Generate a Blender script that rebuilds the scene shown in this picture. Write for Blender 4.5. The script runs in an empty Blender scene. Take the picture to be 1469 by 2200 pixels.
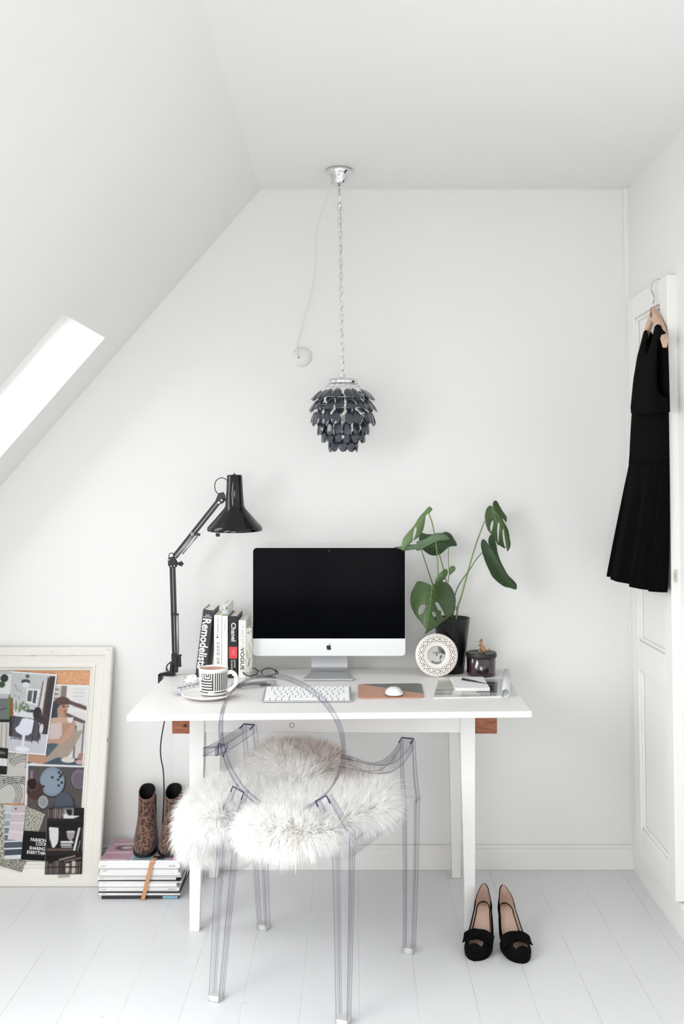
import bpy, math, random
import numpy as np
from mathutils import Vector, Matrix, geometry

sc = bpy.context.scene
COL = sc.collection
random.seed(7)
RNG = np.random.default_rng(11)
PI = math.pi

# ------------------------------------------------------------------ camera, light, exposure
F, D, H, CX, CY = 2139.0, 3.63, 1.41, 760.0, 1035.0      # focal length in pixels, camera to wall, camera height, vanishing point
cam_d = bpy.data.cameras.new('camera')
cam = bpy.data.objects.new('camera', cam_d); COL.objects.link(cam)
cam.location = (0, -D, H); cam.rotation_euler = (PI / 2, 0, 0)
cam_d.sensor_fit = 'VERTICAL'; cam_d.sensor_height = 36.0
cam_d.lens = 36.0 * F / 2200.0
cam_d.shift_x = -(CX - 734.5) / 2200.0
cam_d.shift_y = (CY - 1100.0) / 2200.0
cam_d.clip_start = 0.05
sc.camera = cam
sc.view_settings.view_transform = 'Standard'; sc.view_settings.look = 'None'
sc.view_settings.gamma = 1.0; sc.view_settings.use_curve_mapping = False
sc.view_settings.exposure = -0.12
sc.cycles.max_bounces = 10; sc.cycles.diffuse_bounces = 6; sc.cycles.glossy_bounces = 4
sc.cycles.transmission_bounces = 10; sc.cycles.transparent_max_bounces = 64
sc.cycles.use_denoising = True; sc.cycles.sample_clamp_indirect = 6.0
sc.cycles.use_adaptive_sampling = True; sc.cycles.adaptive_threshold = 0.03
sc.cycles.caustics_reflective = False; sc.cycles.caustics_refractive = False

world = bpy.data.worlds.new('daylight'); sc.world = world; world.use_nodes = True
wb = world.node_tree.nodes['Background']; wb.inputs[0].default_value = (0.93, 0.96, 1.0, 1); wb.inputs[1].default_value = 1.0

def area(name, loc, aim, sx, sy, power, color=(1, 1, 1)):
    l = bpy.data.lights.new(name, 'AREA'); l.shape = 'RECTANGLE'; l.size = sx; l.size_y = sy; l.energy = power; l.color = color
    o = bpy.data.objects.new(name, l); COL.objects.link(o); o.location = loc
    d = Vector(aim) - Vector(loc); o.rotation_euler = d.to_track_quat('-Z', 'Y').to_euler()
    return o
# slope of the attic roof: X = XS - t, z = ZC - SL*t
XS, ZC, SL = -0.34, 2.476, 1.143
SN = Vector((-SL, 0, 1)).normalized()                    # outward normal of the slope (up and left)
def slope_pt(t, y, out=0.0): return Vector((XS - t, y, ZC - SL * t)) + SN * out
SKY1 = (0.505, 1.17, -0.73, -0.25)                       # t0, t1, y0, y1 of the skylight in view
SKY2 = (0.50, 1.45, -2.95, -1.55)                        # the roof window nearer the camera
for nm, s, p in (('skylight_daylight', SKY1, 9.0), ('roof_window_daylight', SKY2, 75.0)):
    c = slope_pt((s[0] + s[1]) / 2, (s[2] + s[3]) / 2, 0.35); a = slope_pt((s[0] + s[1]) / 2, (s[2] + s[3]) / 2, -1)
    o = area(nm, c, a, 1, 1, p, (0.97, 0.985, 1.0))
    o.data.size = (s[3] - s[2]); o.data.size_y = (s[1] - s[0]) * 1.519
    xa = Vector((0, 1, 0)); za = SN; ya = za.cross(xa)
    o.rotation_euler = Matrix((xa, ya, za)).transposed().to_euler()
area('rear_window_daylight', (-0.35, -5.45, 1.18), (-0.35, 0, 1.18), 1.7, 1.14, 45.0, (0.97, 0.985, 1.0))

# ------------------------------------------------------------------ helpers
def px(x, y, d): return Vector(((x - CX) * d / F, d - D, H - (y - CY) * d / F))
def on_z(x, y, z):                                       # the point of a level surface
    d = F * (H - z) / (y - CY); return Vector(((x - CX) * d / F, d - D, z))
def lin(c):
    c = np.asarray(c, float) / 255.0
    return np.where(c <= 0.04045, c / 12.92, ((c + 0.055) / 1.055) ** 2.4)
def hx(s): return tuple(int(s[i:i + 2], 16) for i in (0, 2, 4))
MATS = {}
def mat(name, rgb, rough=0.5, metal=0.0, spec=0.5, noise=0.0, nscale=40, bump=0.0, bscale=200, coat=0.0, trans=0.0, ior=1.45, sheen=0.0, emit=None):
    if name in MATS: return MATS[name]
    m = bpy.data.materials.new(name); m.use_nodes = True; nt = m.node_tree; b = nt.nodes['Principled BSDF']
    c = tuple(lin(rgb)) + (1,)
    b.inputs['Base Color'].default_value = c; b.inputs['Roughness'].default_value = rough; b.inputs['Metallic'].default_value = metal
    b.inputs['Specular IOR Level'].default_value = spec; b.inputs['IOR'].default_value = ior
    b.inputs['Coat Weight'].default_value = coat; b.inputs['Transmission Weight'].default_value = trans
    b.inputs['Sheen Weight'].default_value = sheen
    if emit: b.inputs['Emission Color'].default_value = tuple(lin(emit[0])) + (1,); b.inputs['Emission Strength'].default_value = emit[1]
    tc = nt.nodes.new('ShaderNodeTexCoord')
    n = nt.nodes.new('ShaderNodeTexNoise'); n.inputs['Scale'].default_value = nscale; n.inputs['Detail'].default_value = 5
    nt.links.new(tc.outputs['Object'], n.inputs['Vector'])
    if noise > 0:
        mx = nt.nodes.new('ShaderNodeMix'); mx.data_type = 'RGBA'
        mx.inputs['A'].default_value = tuple(v * (1 - noise) for v in c[:3]) + (1,)
        mx.inputs['B'].default_value = tuple(min(1, v * (1 + noise)) for v in c[:3]) + (1,)
        nt.links.new(n.outputs['Fac'], mx.inputs['Factor']); nt.links.new(mx.outputs['Result'], b.inputs['Base Color'])
    else:
        mr = nt.nodes.new('ShaderNodeMapRange'); mr.inputs['To Min'].default_value = max(0, rough - .03); mr.inputs['To Max'].default_value = min(1, rough + .03)
        nt.links.new(n.outputs['Fac'], mr.inputs['Value']); nt.links.new(mr.outputs['Result'], b.inputs['Roughness'])
    if bump > 0:
        n2 = nt.nodes.new('ShaderNodeTexNoise'); n2.inputs['Scale'].default_value = bscale; n2.inputs['Detail'].default_value = 4
        nt.links.new(tc.outputs['Object'], n2.inputs['Vector'])
        bp = nt.nodes.new('ShaderNodeBump'); bp.inputs['Strength'].default_value = bump; bp.inputs['Distance'].default_value = 0.002
        nt.links.new(n2.outputs['Fac'], bp.inputs['Height']); nt.links.new(bp.outputs['Normal'], b.inputs['Normal'])
    MATS[name] = m; return m
def print_mat(name='printed paper', rough=0.5, spec=0.12):
    if name in MATS: return MATS[name]
    m = bpy.data.materials.new(name); m.use_nodes = True; nt = m.node_tree; b = nt.nodes['Principled BSDF']
    a = nt.nodes.new('ShaderNodeVertexColor'); a.layer_name = 'Col'
    nt.links.new(a.outputs['Color'], b.inputs['Base Color'])
    b.inputs['Roughness'].default_value = rough; b.inputs['Specular IOR Level'].default_value = spec
    MATS[name] = m; return m
def clear_mat(name, face, edge, ior=1.5, power=1.7):
    """thin clear polycarbonate: see-through face on, tinted where seen along its thickness"""
    if name in MATS: return MATS[name]
    m = bpy.data.materials.new(name); m.use_nodes = True; nt = m.node_tree; N = nt.nodes
    for n in list(N):
        if n.type != 'OUTPUT_MATERIAL': N.remove(n)
    out = [n for n in N if n.type == 'OUTPUT_MATERIAL'][0]
    lw = N.new('ShaderNodeLayerWeight'); lw.inputs['Blend'].default_value = 0.25
    pw = N.new('ShaderNodeMath'); pw.operation = 'POWER'; pw.inputs[1].default_value = power
    nt.links.new(lw.outputs['Facing'], pw.inputs[0])
    mx = N.new('ShaderNodeMix'); mx.data_type = 'RGBA'
    mx.inputs['A'].default_value = tuple(lin(face)) + (1,); mx.inputs['B'].default_value = tuple(lin(edge)) + (1,)
    nt.links.new(pw.outputs[0], mx.inputs['Factor'])
    tr = N.new('ShaderNodeBsdfTransparent'); nt.links.new(mx.outputs['Result'], tr.inputs['Color'])
    gl = N.new('ShaderNodeBsdfGlossy'); gl.inputs['Roughness'].default_value = 0.03
    f0 = ((ior - 1) / (ior + 1)) ** 2
    f5 = N.new('ShaderNodeMath'); f5.operation = 'POWER'; f5.inputs[1].default_value = 5.0; lw2 = N.new('ShaderNodeLayerWeight'); lw2.inputs['Blend'].default_value = 0.5; nt.links.new(lw2.outputs['Facing'], f5.inputs[0])
    fr = N.new('ShaderNodeMath'); fr.operation = 'MULTIPLY_ADD'; fr.inputs[1].default_value = .55; fr.inputs[2].default_value = f0; nt.links.new(f5.outputs[0], fr.inputs[0])
    ms = N.new('ShaderNodeMixShader'); nt.links.new(fr.outputs[0], ms.inputs[0]); nt.links.new(tr.outputs[0], ms.inputs[1]); nt.links.new(gl.outputs[0], ms.inputs[2])
    nt.links.new(ms.outputs[0], out.inputs['Surface'])
    MATS[name] = m; return m

WM = {}                                                   # world matrix of each thing, for parts written in world coordinates
class MB:
    def __init__(s): s.v = []; s.f = []; s.m = []; s.sm = []; s.cur = 0; s.smooth = False; s.T = None
    def mark(s): return len(s.v)
    def addv(s, pts):
        i = len(s.v)
        for p in pts:
            p = Vector(p); s.v.append(s.T @ p if s.T else p)
        return i
    def addf(s, fs, base=0, smooth=None):
        for f in fs:
            s.f.append(tuple(base + k for k in f)); s.m.append(s.cur); s.sm.append(s.smooth if smooth is None else smooth)
    def box(s, lo, hi, R=None):
        (a, b, c), (d, e, f) = lo, hi
        P = [Vector(p) for p in ((a, b, c), (d, b, c), (d, e, c), (a, e, c), (a, b, f), (d, b, f), (d, e, f), (a, e, f))]
        if R: P = [R @ p for p in P]
        i = s.addv(P); s.addf([(3, 2, 1, 0), (4, 5, 6, 7), (0, 1, 5, 4), (1, 2, 6, 5), (2, 3, 7, 6), (3, 0, 4, 7)], i, False)
        return s
    def bar(s, p0, p1, w, h, up=(0, 0, 1), w1=None, h1=None):
        p0, p1 = Vector(p0), Vector(p1); t = (p1 - p0).normalized(); up = Vector(up)
        x = t.cross(up).normalized(); y = x.cross(t).normalized()
        w1 = w if w1 is None else w1; h1 = h if h1 is None else h1
        P = []
        for p, ww, hh in ((p0, w, h), (p1, w1, h1)):
            for a, b in ((-1, -1), (1, -1), (1, 1), (-1, 1)): P.append(p + x * a * ww / 2 + y * b * hh / 2)
        i = s.addv(P); s.addf([(0, 1, 2, 3), (7, 6, 5, 4), (0, 4, 5, 1), (1, 5, 6, 2), (2, 6, 7, 3), (3, 7, 4, 0)], i, False)
        return s
    def loft(s, secs, closed_ring=True, caps=True, smooth=None, loop=False):
        n = len(secs[0]); i = s.addv([p for r in secs for p in r]); F_ = []
        m = len(secs)
        for k in range(m if loop else m - 1):
            a, b = k * n, ((k + 1) % m) * n
            for j in range(n if closed_ring else n - 1):
                j2 = (j + 1) % n; F_.append((a + j, a + j2, b + j2, b + j))
        s.addf(F_, i, smooth)
        if caps and not loop and closed_ring:
            s.addf([tuple(range(n - 1, -1, -1)), tuple((m - 1) * n + j for j in range(n))], i, False)
        return s
    def tube(s, path, r, n=8, loop=False, flat=None):
        P = [Vector(p) for p in path]; m = len(P); secs = []; nrm = None
        for k in range(m):
            if loop: t = (P[(k + 1) % m] - P[k - 1]).normalized()
            else: t = (P[min(k + 1, m - 1)] - P[max(k - 1, 0)]).normalized()
            if nrm is None:
                a = Vector((0, 0, 1)) if abs(t.z) < .9 else Vector((1, 0, 0)); nrm = t.cross(a).normalized()
            nrm = (nrm - t * nrm.dot(t)).normalized(); b = t.cross(nrm)
            rr = r[k] if isinstance(r, (list, tuple)) else r
            fl = flat or 1.0
            secs.append([P[k] + (nrm * math.cos(q) + b * math.sin(q) * fl) * rr for q in [2 * PI * j / n for j in range(n)]])
        return s.loft(secs, smooth=True, loop=loop)
    def cyl(s, p0, p1, r0, r1=None, n=20): return s.tube([p0, p1], [r0, r0 if r1 is None else r1], n)
    def lathe(s, prof, n=32, c=(0, 0, 0), close=False, smooth=True):
        c = Vector(c); secs = [[c + Vector((r * math.cos(2 * PI * j / n), r * math.sin(2 * PI * j / n), z)) for j in range(n)] for r, z in prof]
        i = s.addv([p for q in secs for p in q]); m = len(secs); F_ = []
        for k in range(m - 1):
            for j in range(n):
                j2 = (j + 1) % n; F_.append((k * n + j, k * n + j2, (k + 1) * n + j2, (k + 1) * n + j))
        s.addf(F_, i, smooth)
        if close: s.addf([tuple(range(n - 1, -1, -1)), tuple((m - 1) * n + j for j in range(n))], i, False)
        return s
    def grid(s, fn, nu, nv, cu=False, cv=False, smooth=True):
        U = nu if cu else nu + 1; V_ = nv if cv else nv + 1
        i = s.addv([fn(a / nu, b / nv) for b in range(V_) for a in range(U)]); F_ = []
        for b in range(nv):
            for a in range(nu):
                a2 = (a + 1) % U; b2 = (b + 1) % V_
                F_.append((b * U + a, b * U + a2, b2 * U + a2, b2 * U + a))
        s.addf(F_, i, smooth); return s
    def ell(s, c, r, n=16, R=None):
        c = Vector(c); r = (r, r, r) if isinstance(r, (int, float)) else r
        def fn(u, v):
            a = 2 * PI * u; b = PI * v - PI / 2
            p = Vector((r[0] * math.cos(b) * math.cos(a), r[1] * math.cos(b) * math.sin(a), r[2] * math.sin(b)))
            return c + (R @ p if R else p)
        return s.grid(fn, n, max(6, n // 2), cu=True)
    def prism(s, poly, vec):
        vec = Vector(vec); P = [Vector(p) for p in poly]; n = len(P)
        i = s.addv(P + [p + vec for p in P])
        s.addf([tuple(range(n - 1, -1, -1)), tuple(range(n, 2 * n))] + [(j, (j + 1) % n, n + (j + 1) % n, n + j) for j in range(n)], i, False); return s
    def torus(s, c, R, r, axis='z', n=24, k=8, sx=1, sy=1, M=None):
        pts = []
        for j in range(n):
            a = 2 * PI * j / n; x, y = R * math.cos(a) * sx, R * math.sin(a) * sy
            p = Vector({'z': (x, y, 0), 'y': (x, 0, y), 'x': (0, x, y)}[axis])
            if M: p = M @ p
            pts.append(Vector(c) + p)
        return s.tube(pts, r, k, loop=True)
    def build(s, name, mats, parent=None, bevel=0, world=False, seg=2, subsurf=0, solidify=0):
        me = bpy.data.meshes.new(name)
        vs = s.v
        if world and parent is not None:
            inv = WM[parent.name].inverted(); vs = [inv @ p for p in vs]
        me.from_pydata([tuple(p) for p in vs], [], s.f); me.update()
        for m in (mats if isinstance(mats, (list, tuple)) else [mats]): me.materials.append(m)
        me.polygons.foreach_set('material_index', s.m); me.polygons.foreach_set('use_smooth', s.sm)
        o = bpy.data.objects.new(name, me); COL.objects.link(o)
        if parent: o.parent = parent; WM[o.name] = WM[parent.name].copy()
        else: WM[o.name] = Matrix.Identity(4)
        if solidify: md = o.modifiers.new('s', 'SOLIDIFY'); md.thickness = solidify; md.offset = 0
        if bevel: md = o.modifiers.new('b', 'BEVEL'); md.width = bevel; md.segments = seg; md.limit_method = 'ANGLE'; md.angle_limit = math.radians(40)
        if subsurf: md = o.modifiers.new('u', 'SUBSURF'); md.levels = subsurf; md.render_levels = subsurf
        return o
def thing(name, label, cat, loc=(0, 0, 0), rz=0.0, group=None, rot=None):
    o = bpy.data.objects.new(name, None); COL.objects.link(o); o.empty_display_size = 0.05
    o.location = loc; e = rot if rot else (0, 0, rz); o.rotation_euler = e
    from mathutils import Euler
    WM[o.name] = Matrix.Translation(Vector(loc)) @ Euler(e).to_matrix().to_4x4()
    return tag(o, label, cat, group)
def tag(o, label, cat, group=None):
    o['label'] = label; o['category'] = cat
    if group: o['group'] = group
    return o
def struct(o): o['kind'] = 'structure'; return o
def top(o, origin):
    """put the origin of a one-mesh thing at its base"""
    origin = Vector(origin); o.data.transform(Matrix.Translation(-origin)); o.location = origin
    WM[o.name] = Matrix.Translation(origin); return o
def smooth_path(pts, n=8, loop=False):
    P = [Vector(p) for p in pts]; out = []; m = len(P)
    for i in range(m if loop else m - 1):
        p0 = P[i - 1] if (loop or i > 0) else P[0]; p1 = P[i]; p2 = P[(i + 1) % m]; p3 = P[(i + 2) % m] if (loop or i + 2 < m) else P[-1]
        for k in range(n):
            t = k / n
            out.append(0.5 * ((2 * p1) + (p2 - p0) * t + (2 * p0 - 5 * p1 + 4 * p2 - p3) * t * t + (3 * p1 - p0 - 3 * p2 + p3) * t ** 3))
    if not loop: out.append(P[-1])
    return out
def text(name, body, size, M, m, parent=None, ext=0.0002, bold=0.0, align='CENTER', sx=1.0, space=1.0, line=1.0):
    """raised lettering; M places the text plane (x to the right, y up, z out)"""
    cu = bpy.data.curves.new(name, 'FONT'); cu.body = body; cu.size = size; cu.extrude = ext; cu.offset = bold; cu.align_x = align; cu.align_y = 'CENTER'
    cu.space_character = space; cu.space_line = line; cu.resolution_u = 3
    t = bpy.data.objects.new(name, cu); COL.objects.link(t); bpy.context.view_layer.update()
    me = bpy.data.meshes.new_from_object(t); COL.objects.unlink(t); bpy.data.objects.remove(t); bpy.data.curves.remove(cu)
    me.transform(M @ Matrix.Diagonal((sx, 1, 1, 1)))
    me.materials.clear(); me.materials.append(m); me.name = name
    o = bpy.data.objects.new(name, me); COL.objects.link(o)
    if parent:
        o.parent = parent; me.transform(WM[parent.name].inverted()); WM[o.name] = WM[parent.name].copy()
    return o
def frame_mat(o, x, y):
    x = Vector(x).normalized(); z = x.cross(Vector(y)).normalized(); y = z.cross(x)
    M = Matrix((x, y, z)).transposed().to_4x4(); M.translation = Vector(o); return M

class Paint:
    """a small picture, worked out as colours on a fine mesh: the print on a real flat sheet"""
    def __init__(s, w, h, bg=(240, 240, 238)):
        s.w, s.h = w, h; s.a = np.zeros((h, w, 3)); s.a[:] = bg
        s.X, s.Y = np.meshgrid((np.arange(w) + .5) / w, (np.arange(h) + .5) / h)
    def put(s, mask, c, al=1.0): s.a[mask] = s.a[mask] * (1 - al) + np.array(c, float) * al; return s
    def rect(s, x0, y0, x1, y1, c, al=1.0): return s.put((s.X >= x0) & (s.X < x1) & (s.Y >= y0) & (s.Y < y1), c, al)
    def poly(s, pts, c, al=1.0):
        ins = np.zeros(s.X.shape, bool); n = len(pts)
        for i in range(n):
            (x0, y0), (x1, y1) = pts[i], pts[(i + 1) % n]
            if y0 == y1: continue
            ins ^= ((s.Y < y0) != (s.Y < y1)) & (s.X < (x1 - x0) * (s.Y - y0) / (y1 - y0) + x0)
        return s.put(ins, c, al)
    def ell(s, cx, cy, rx, ry, c, al=1.0, rot=0):
        ca, sa = math.cos(rot), math.sin(rot); dx, dy = s.X - cx, s.Y - cy
        return s.put(((dx * ca + dy * sa) / rx) ** 2 + ((-dx * sa + dy * ca) / ry) ** 2 < 1, c, al)
    def line(s, pts, wd, c, al=1.0, asp=None):
        asp = asp or s.h / s.w; best = np.full(s.X.shape, 9.0)
        for (x0, y0), (x1, y1) in zip(pts[:-1], pts[1:]):
            ax, ay, bx, by = x0, y0 * asp, x1, y1 * asp; dx, dy = bx - ax, by - ay; L = dx * dx + dy * dy + 1e-12
            t = np.clip(((s.X - ax) * dx + (s.Y * asp - ay) * dy) / L, 0, 1)
            best = np.minimum(best, np.hypot(s.X - ax - t * dx, s.Y * asp - ay - t * dy))
        return s.put(best < wd / 2, c, al)
    def noise(s, amp, cell=1):
        n = RNG.normal(0, amp, (s.h // cell + 1, s.w // cell + 1)); n = np.kron(n, np.ones((cell, cell)))[:s.h, :s.w]
        s.a = s.a + n[..., None]; return s
    def blur(s, k=1):
        for _ in range(k):
            p = np.pad(s.a, ((1, 1), (1, 1), (0, 0)), 'edge')
            s.a = (p[1:-1, 1:-1] * 2 + p[:-2, 1:-1] + p[2:, 1:-1] + p[1:-1, :-2] + p[1:-1, 2:]) / 6
        return s
    def mesh(s, name, fn, m=None, thick=0.0004, parent=None, world=True, mask=None):
        """fn(u, v) -> point, v down; thickness goes away from the printed side"""
        h, w = s.h, s.w; u = np.linspace(0, 1, w); v = np.linspace(0, 1, h)
        P = np.array([[tuple(fn(a, b)) for a in u] for b in v])
        e1 = P[h // 2, w // 2 + 1] - P[h // 2, w // 2]; e2 = P[h // 2 + 1, w // 2] - P[h // 2, w // 2]
        n = np.cross(e2, e1); n = n / (np.linalg.norm(n) + 1e-12)
        rim = [(0, i) for i in range(w)] + [(j, w - 1) for j in range(1, h)] + [(h - 1, i) for i in range(w - 2, -1, -1)] + [(j, 0) for j in range(h - 2, 0, -1)]
        V = list(P.reshape(-1, 3)); F_ = []
        idx = np.arange(h * w).reshape(h, w)
        q = np.stack([idx[:-1, :-1], idx[1:, :-1], idx[1:, 1:], idx[:-1, 1:]], -1).reshape(-1, 4)
        F_ = [tuple(int(k) for k in r) for r in q]
        off = h * w; V += [P[j, i] - n * thick for j, i in rim]; R_ = len(rim)
        top_ = [j * w + i for j, i in rim]
        for k in range(R_):
            k2 = (k + 1) % R_; F_.append((top_[k], top_[k2], off + k2, off + k))
        F_.append(tuple(off + k for k in range(R_)))
        if world and parent is not None:
            inv = WM[parent.name].inverted(); V = [inv @ Vector(p) for p in V]
        me = bpy.data.meshes.new(name); me.from_pydata([tuple(p) for p in V], [], F_); me.update()
        ca = me.color_attributes.new('Col', 'FLOAT_COLOR', 'POINT')
        g_ = s.a.mean(-1, keepdims=True); col = lin(np.clip(g_ + (s.a - g_) * .85, 0, 255)).reshape(-1, 3) * 0.76
        full = np.full((len(V), 4), 1.0); full[:h * w, :3] = col; full[h * w:, :3] = 0.75
        ca.data.foreach_set('color', full.astype(np.float32).ravel())
        me.materials.append(m or print_mat())
        me.polygons.foreach_set('use_smooth', [False] * len(me.polygons))
        o = bpy.data.objects.new(name, me); COL.objects.link(o)
        if parent: o.parent = parent; WM[o.name] = WM[parent.name].copy()
        else: WM[o.name] = Matrix.Identity(4)
        return o
def quad_fn(tl, tr, br, bl):
    tl, tr, br, bl = (Vector(p) for p in (tl, tr, br, bl))
    return lambda u, v: tl * (1 - u) * (1 - v) + tr * u * (1 - v) + br * u * v + bl * (1 - u) * v

def cdt(outline, holes=(), step=1.0):
    """triangulated flat shape with holes: (points2d, triangles)"""
    def inside(p, poly):
        c = False; n = len(poly)
        for i in range(n):
            (x0, y0), (x1, y1) = poly[i], poly[(i + 1) % n]
            if (y0 > p[1]) != (y1 > p[1]) and p[0] < (x1 - x0) * (p[1] - y0) / (y1 - y0) + x0: c = not c
        return c
    def dense(poly):
        out = []
        for i in range(len(poly)):
            a, b = poly[i], poly[(i + 1) % len(poly)]; L = math.hypot(b[0] - a[0], b[1] - a[1]); k = max(1, int(L / step))
            out += [(a[0] + (b[0] - a[0]) * t / k, a[1] + (b[1] - a[1]) * t / k) for t in range(k)]
        return out
    loops = [dense(outline)] + [dense(h) for h in holes]; V = []; E = []
    for lp in loops:
        b = len(V); V += lp; E += [(b + i, b + (i + 1) % len(lp)) for i in range(len(lp))]
    xs = [p[0] for p in outline]; ys = [p[1] for p in outline]
    x = min(xs)
    while x < max(xs):
        y = min(ys)
        while y < max(ys):
            p = (x + random.uniform(-.2, .2) * step, y + random.uniform(-.2, .2) * step)
            if inside(p, outline) and not any(inside(p, h) for h in holes) and min((p[0] - q[0]) ** 2 + (p[1] - q[1]) ** 2 for q in V[:sum(map(len, loops))]) > (step * .45) ** 2: V.append(p)
            y += step
        x += step
    r = geometry.delaunay_2d_cdt([Vector(p) for p in V], E, [], 0, 1e-7)
    pts = [(p.x, p.y) for p in r[0]]; tri = []
    for f in r[2]:
        c = (sum(pts[k][0] for k in f) / len(f), sum(pts[k][1] for k in f) / len(f))
        if inside(c, outline) and not any(inside(c, h) for h in holes): tri.append(tuple(f))
    return pts, tri
def smooth2(poly, n=3):
    P = smooth_path([(x, y, 0) for x, y in poly], n, loop=True); return [(p.x, p.y) for p in P]

# ------------------------------------------------------------------ materials of the room
WALL = mat('white wall paint', (233, 232, 230), 0.75, spec=0.25, noise=0.012, nscale=3, bump=0.12, bscale=25)
TRIM = mat('white gloss paint', (235, 233, 230), 0.38, spec=0.4, noise=0.015, nscale=6, bump=0.06, bscale=40)
def floor_material():
    m = bpy.data.materials.new('white painted boards'); m.use_nodes = True; nt = m.node_tree; N, L = nt.nodes, nt.links; b = N['Principled BSDF']
    tc = N.new('ShaderNodeTexCoord'); sp = N.new('ShaderNodeSeparateXYZ'); L.new(tc.outputs['Object'], sp.inputs[0])
    # boards run into the room, 0.158 wide; joints are thin dirty gaps, broken by the paint
    a = N.new('ShaderNodeMath'); a.operation = 'SUBTRACT'; a.inputs[1].default_value = 0.332; L.new(sp.outputs['X'], a.inputs[0])
    pp = N.new('ShaderNodeMath'); pp.operation = 'PINGPONG'; pp.inputs[1].default_value = 0.079; L.new(a.outputs[0], pp.inputs[0])
    nz = N.new('ShaderNodeTexNoise'); nz.inputs['Scale'].default_value = 3.0; nz.inputs['Detail'].default_value = 6; nz.inputs['Roughness'].default_value = .75; L.new(tc.outputs['Object'], nz.inputs['Vector'])
    w = N.new('ShaderNodeMapRange'); w.inputs['From Min'].default_value = .44; w.inputs['From Max'].default_value = .66; w.inputs['To Min'].default_value = 0.0001; w.inputs['To Max'].default_value = 0.0008; L.new(nz.outputs['Fac'], w.inputs['Value'])
    lt = N.new('ShaderNodeMath'); lt.operation = 'LESS_THAN'; L.new(pp.outputs[0], lt.inputs[0]); L.new(w.outputs['Result'], lt.inputs[1])
    n3 = N.new('ShaderNodeTexNoise'); n3.inputs['Scale'].default_value = 2.0; n3.inputs['Detail'].default_value = 4; L.new(tc.outputs['Object'], n3.inputs['Vector'])
    base = N.new('ShaderNodeMix'); base.data_type = 'RGBA'; base.inputs['A'].default_value = tuple(lin((212, 213, 215))) + (1,); base.inputs['B'].default_value = tuple(lin((219, 219, 220))) + (1,); L.new(n3.outputs['Fac'], base.inputs['Factor'])
    # small scuffs
    vo = N.new('ShaderNodeTexVoronoi'); vo.inputs['Scale'].default_value = 7.0; vo.inputs['Randomness'].default_value = 1.0; L.new(tc.outputs['Object'], vo.inputs['Vector'])
    ls = N.new('ShaderNodeMath'); ls.operation = 'LESS_THAN'; ls.inputs[1].default_value = 0.028; L.new(vo.outputs['Distance'], ls.inputs[0])
    c1 = N.new('ShaderNodeMix'); c1.data_type = 'RGBA'; c1.inputs['B'].default_value = tuple(lin((196, 192, 188))) + (1,); L.new(ls.outputs[0], c1.inputs['Factor']); L.new(base.outputs['Result'], c1.inputs['A'])
    c2 = N.new('ShaderNodeMix'); c2.data_type = 'RGBA'; c2.inputs['B'].default_value = tuple(lin((166, 164, 161))) + (1,); L.new(lt.outputs[0], c2.inputs['Factor']); L.new(c1.outputs['Result'], c2.inputs['A'])
    L.new(c2.outputs['Result'], b.inputs['Base Color']); b.inputs['Roughness'].default_value = 0.33; b.inputs['Specular IOR Level'].default_value = 0.45
    mr = N.new('ShaderNodeMapRange'); mr.inputs['From Max'].default_value = 0.004; L.new(pp.outputs[0], mr.inputs['Value'])
    ad = N.new('ShaderNodeMath'); ad.operation = 'MULTIPLY_ADD'; ad.inputs[1].default_value = 0.25; L.new(nz.outputs['Fac'], ad.inputs[0]); L.new(mr.outputs['Result'], ad.inputs[2])
    bp = N.new('ShaderNodeBump'); bp.inputs['Strength'].default_value = .35; bp.inputs['Distance'].default_value = 0.0015; L.new(ad.outputs[0], bp.inputs['Height']); L.new(bp.outputs['Normal'], b.inputs['Normal'])
    return m

# ------------------------------------------------------------------ the room
YR = -5.2; XL = -2.05
def RX(z): return 1.029 - 0.0145 * z                      # the right wall leans very slightly
b = MB(); b.box((XL - .2, YR - .1, -.1), (1.25, .1, 0)); struct(b.build('floor', floor_material()))
b = MB(); b.box((XS - .3, YR - .1, ZC), (1.25, .1, ZC + .1)); struct(b.build('ceiling', WALL))
b = MB(); b.box((XL - .2, 0, 0), (1.25, .12, ZC)); struct(b.build('wall_back', WALL))
b = MB()
z0, z1 = 0, ZC
b.prism([(RX(z0), YR, z0), (1.25, YR, z0), (1.25, YR, z1), (RX(z1), YR, z1)], (0, -YR, 0)); struct(b.build('wall_right', WALL))
# rear wall with a window opening (behind the camera)
b = MB(); wx0, wx1, wz0, wz1 = -1.2, .5, .6, 1.75
for lo, hi in (((XL, YR - .12, 0), (wx0, YR, ZC)), ((wx1, YR - .12, 0), (1.25, YR, ZC)), ((wx0, YR - .12, 0), (wx1, YR, wz0)), ((wx0, YR - .12, wz1), (wx1, YR, ZC))): b.box(lo, hi)
struct(b.build('wall_rear', WALL))
wf = MB()
for lo, hi in (((wx0, YR - .1, wz0), (wx0 + .06, YR - .04, wz1)), ((wx1 - .06, YR - .1, wz0), (wx1, YR - .04, wz1)), ((wx0, YR - .1, wz0), (wx1, YR - .04, wz0 + .06)), ((wx0, YR - .1, wz1 - .06), (wx1, YR - .04, wz1)), ((-.38, YR - .1, wz0), (-.32, YR - .04, wz1))): wf.box(lo, hi)
struct(wf.build('window_3', TRIM))
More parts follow.
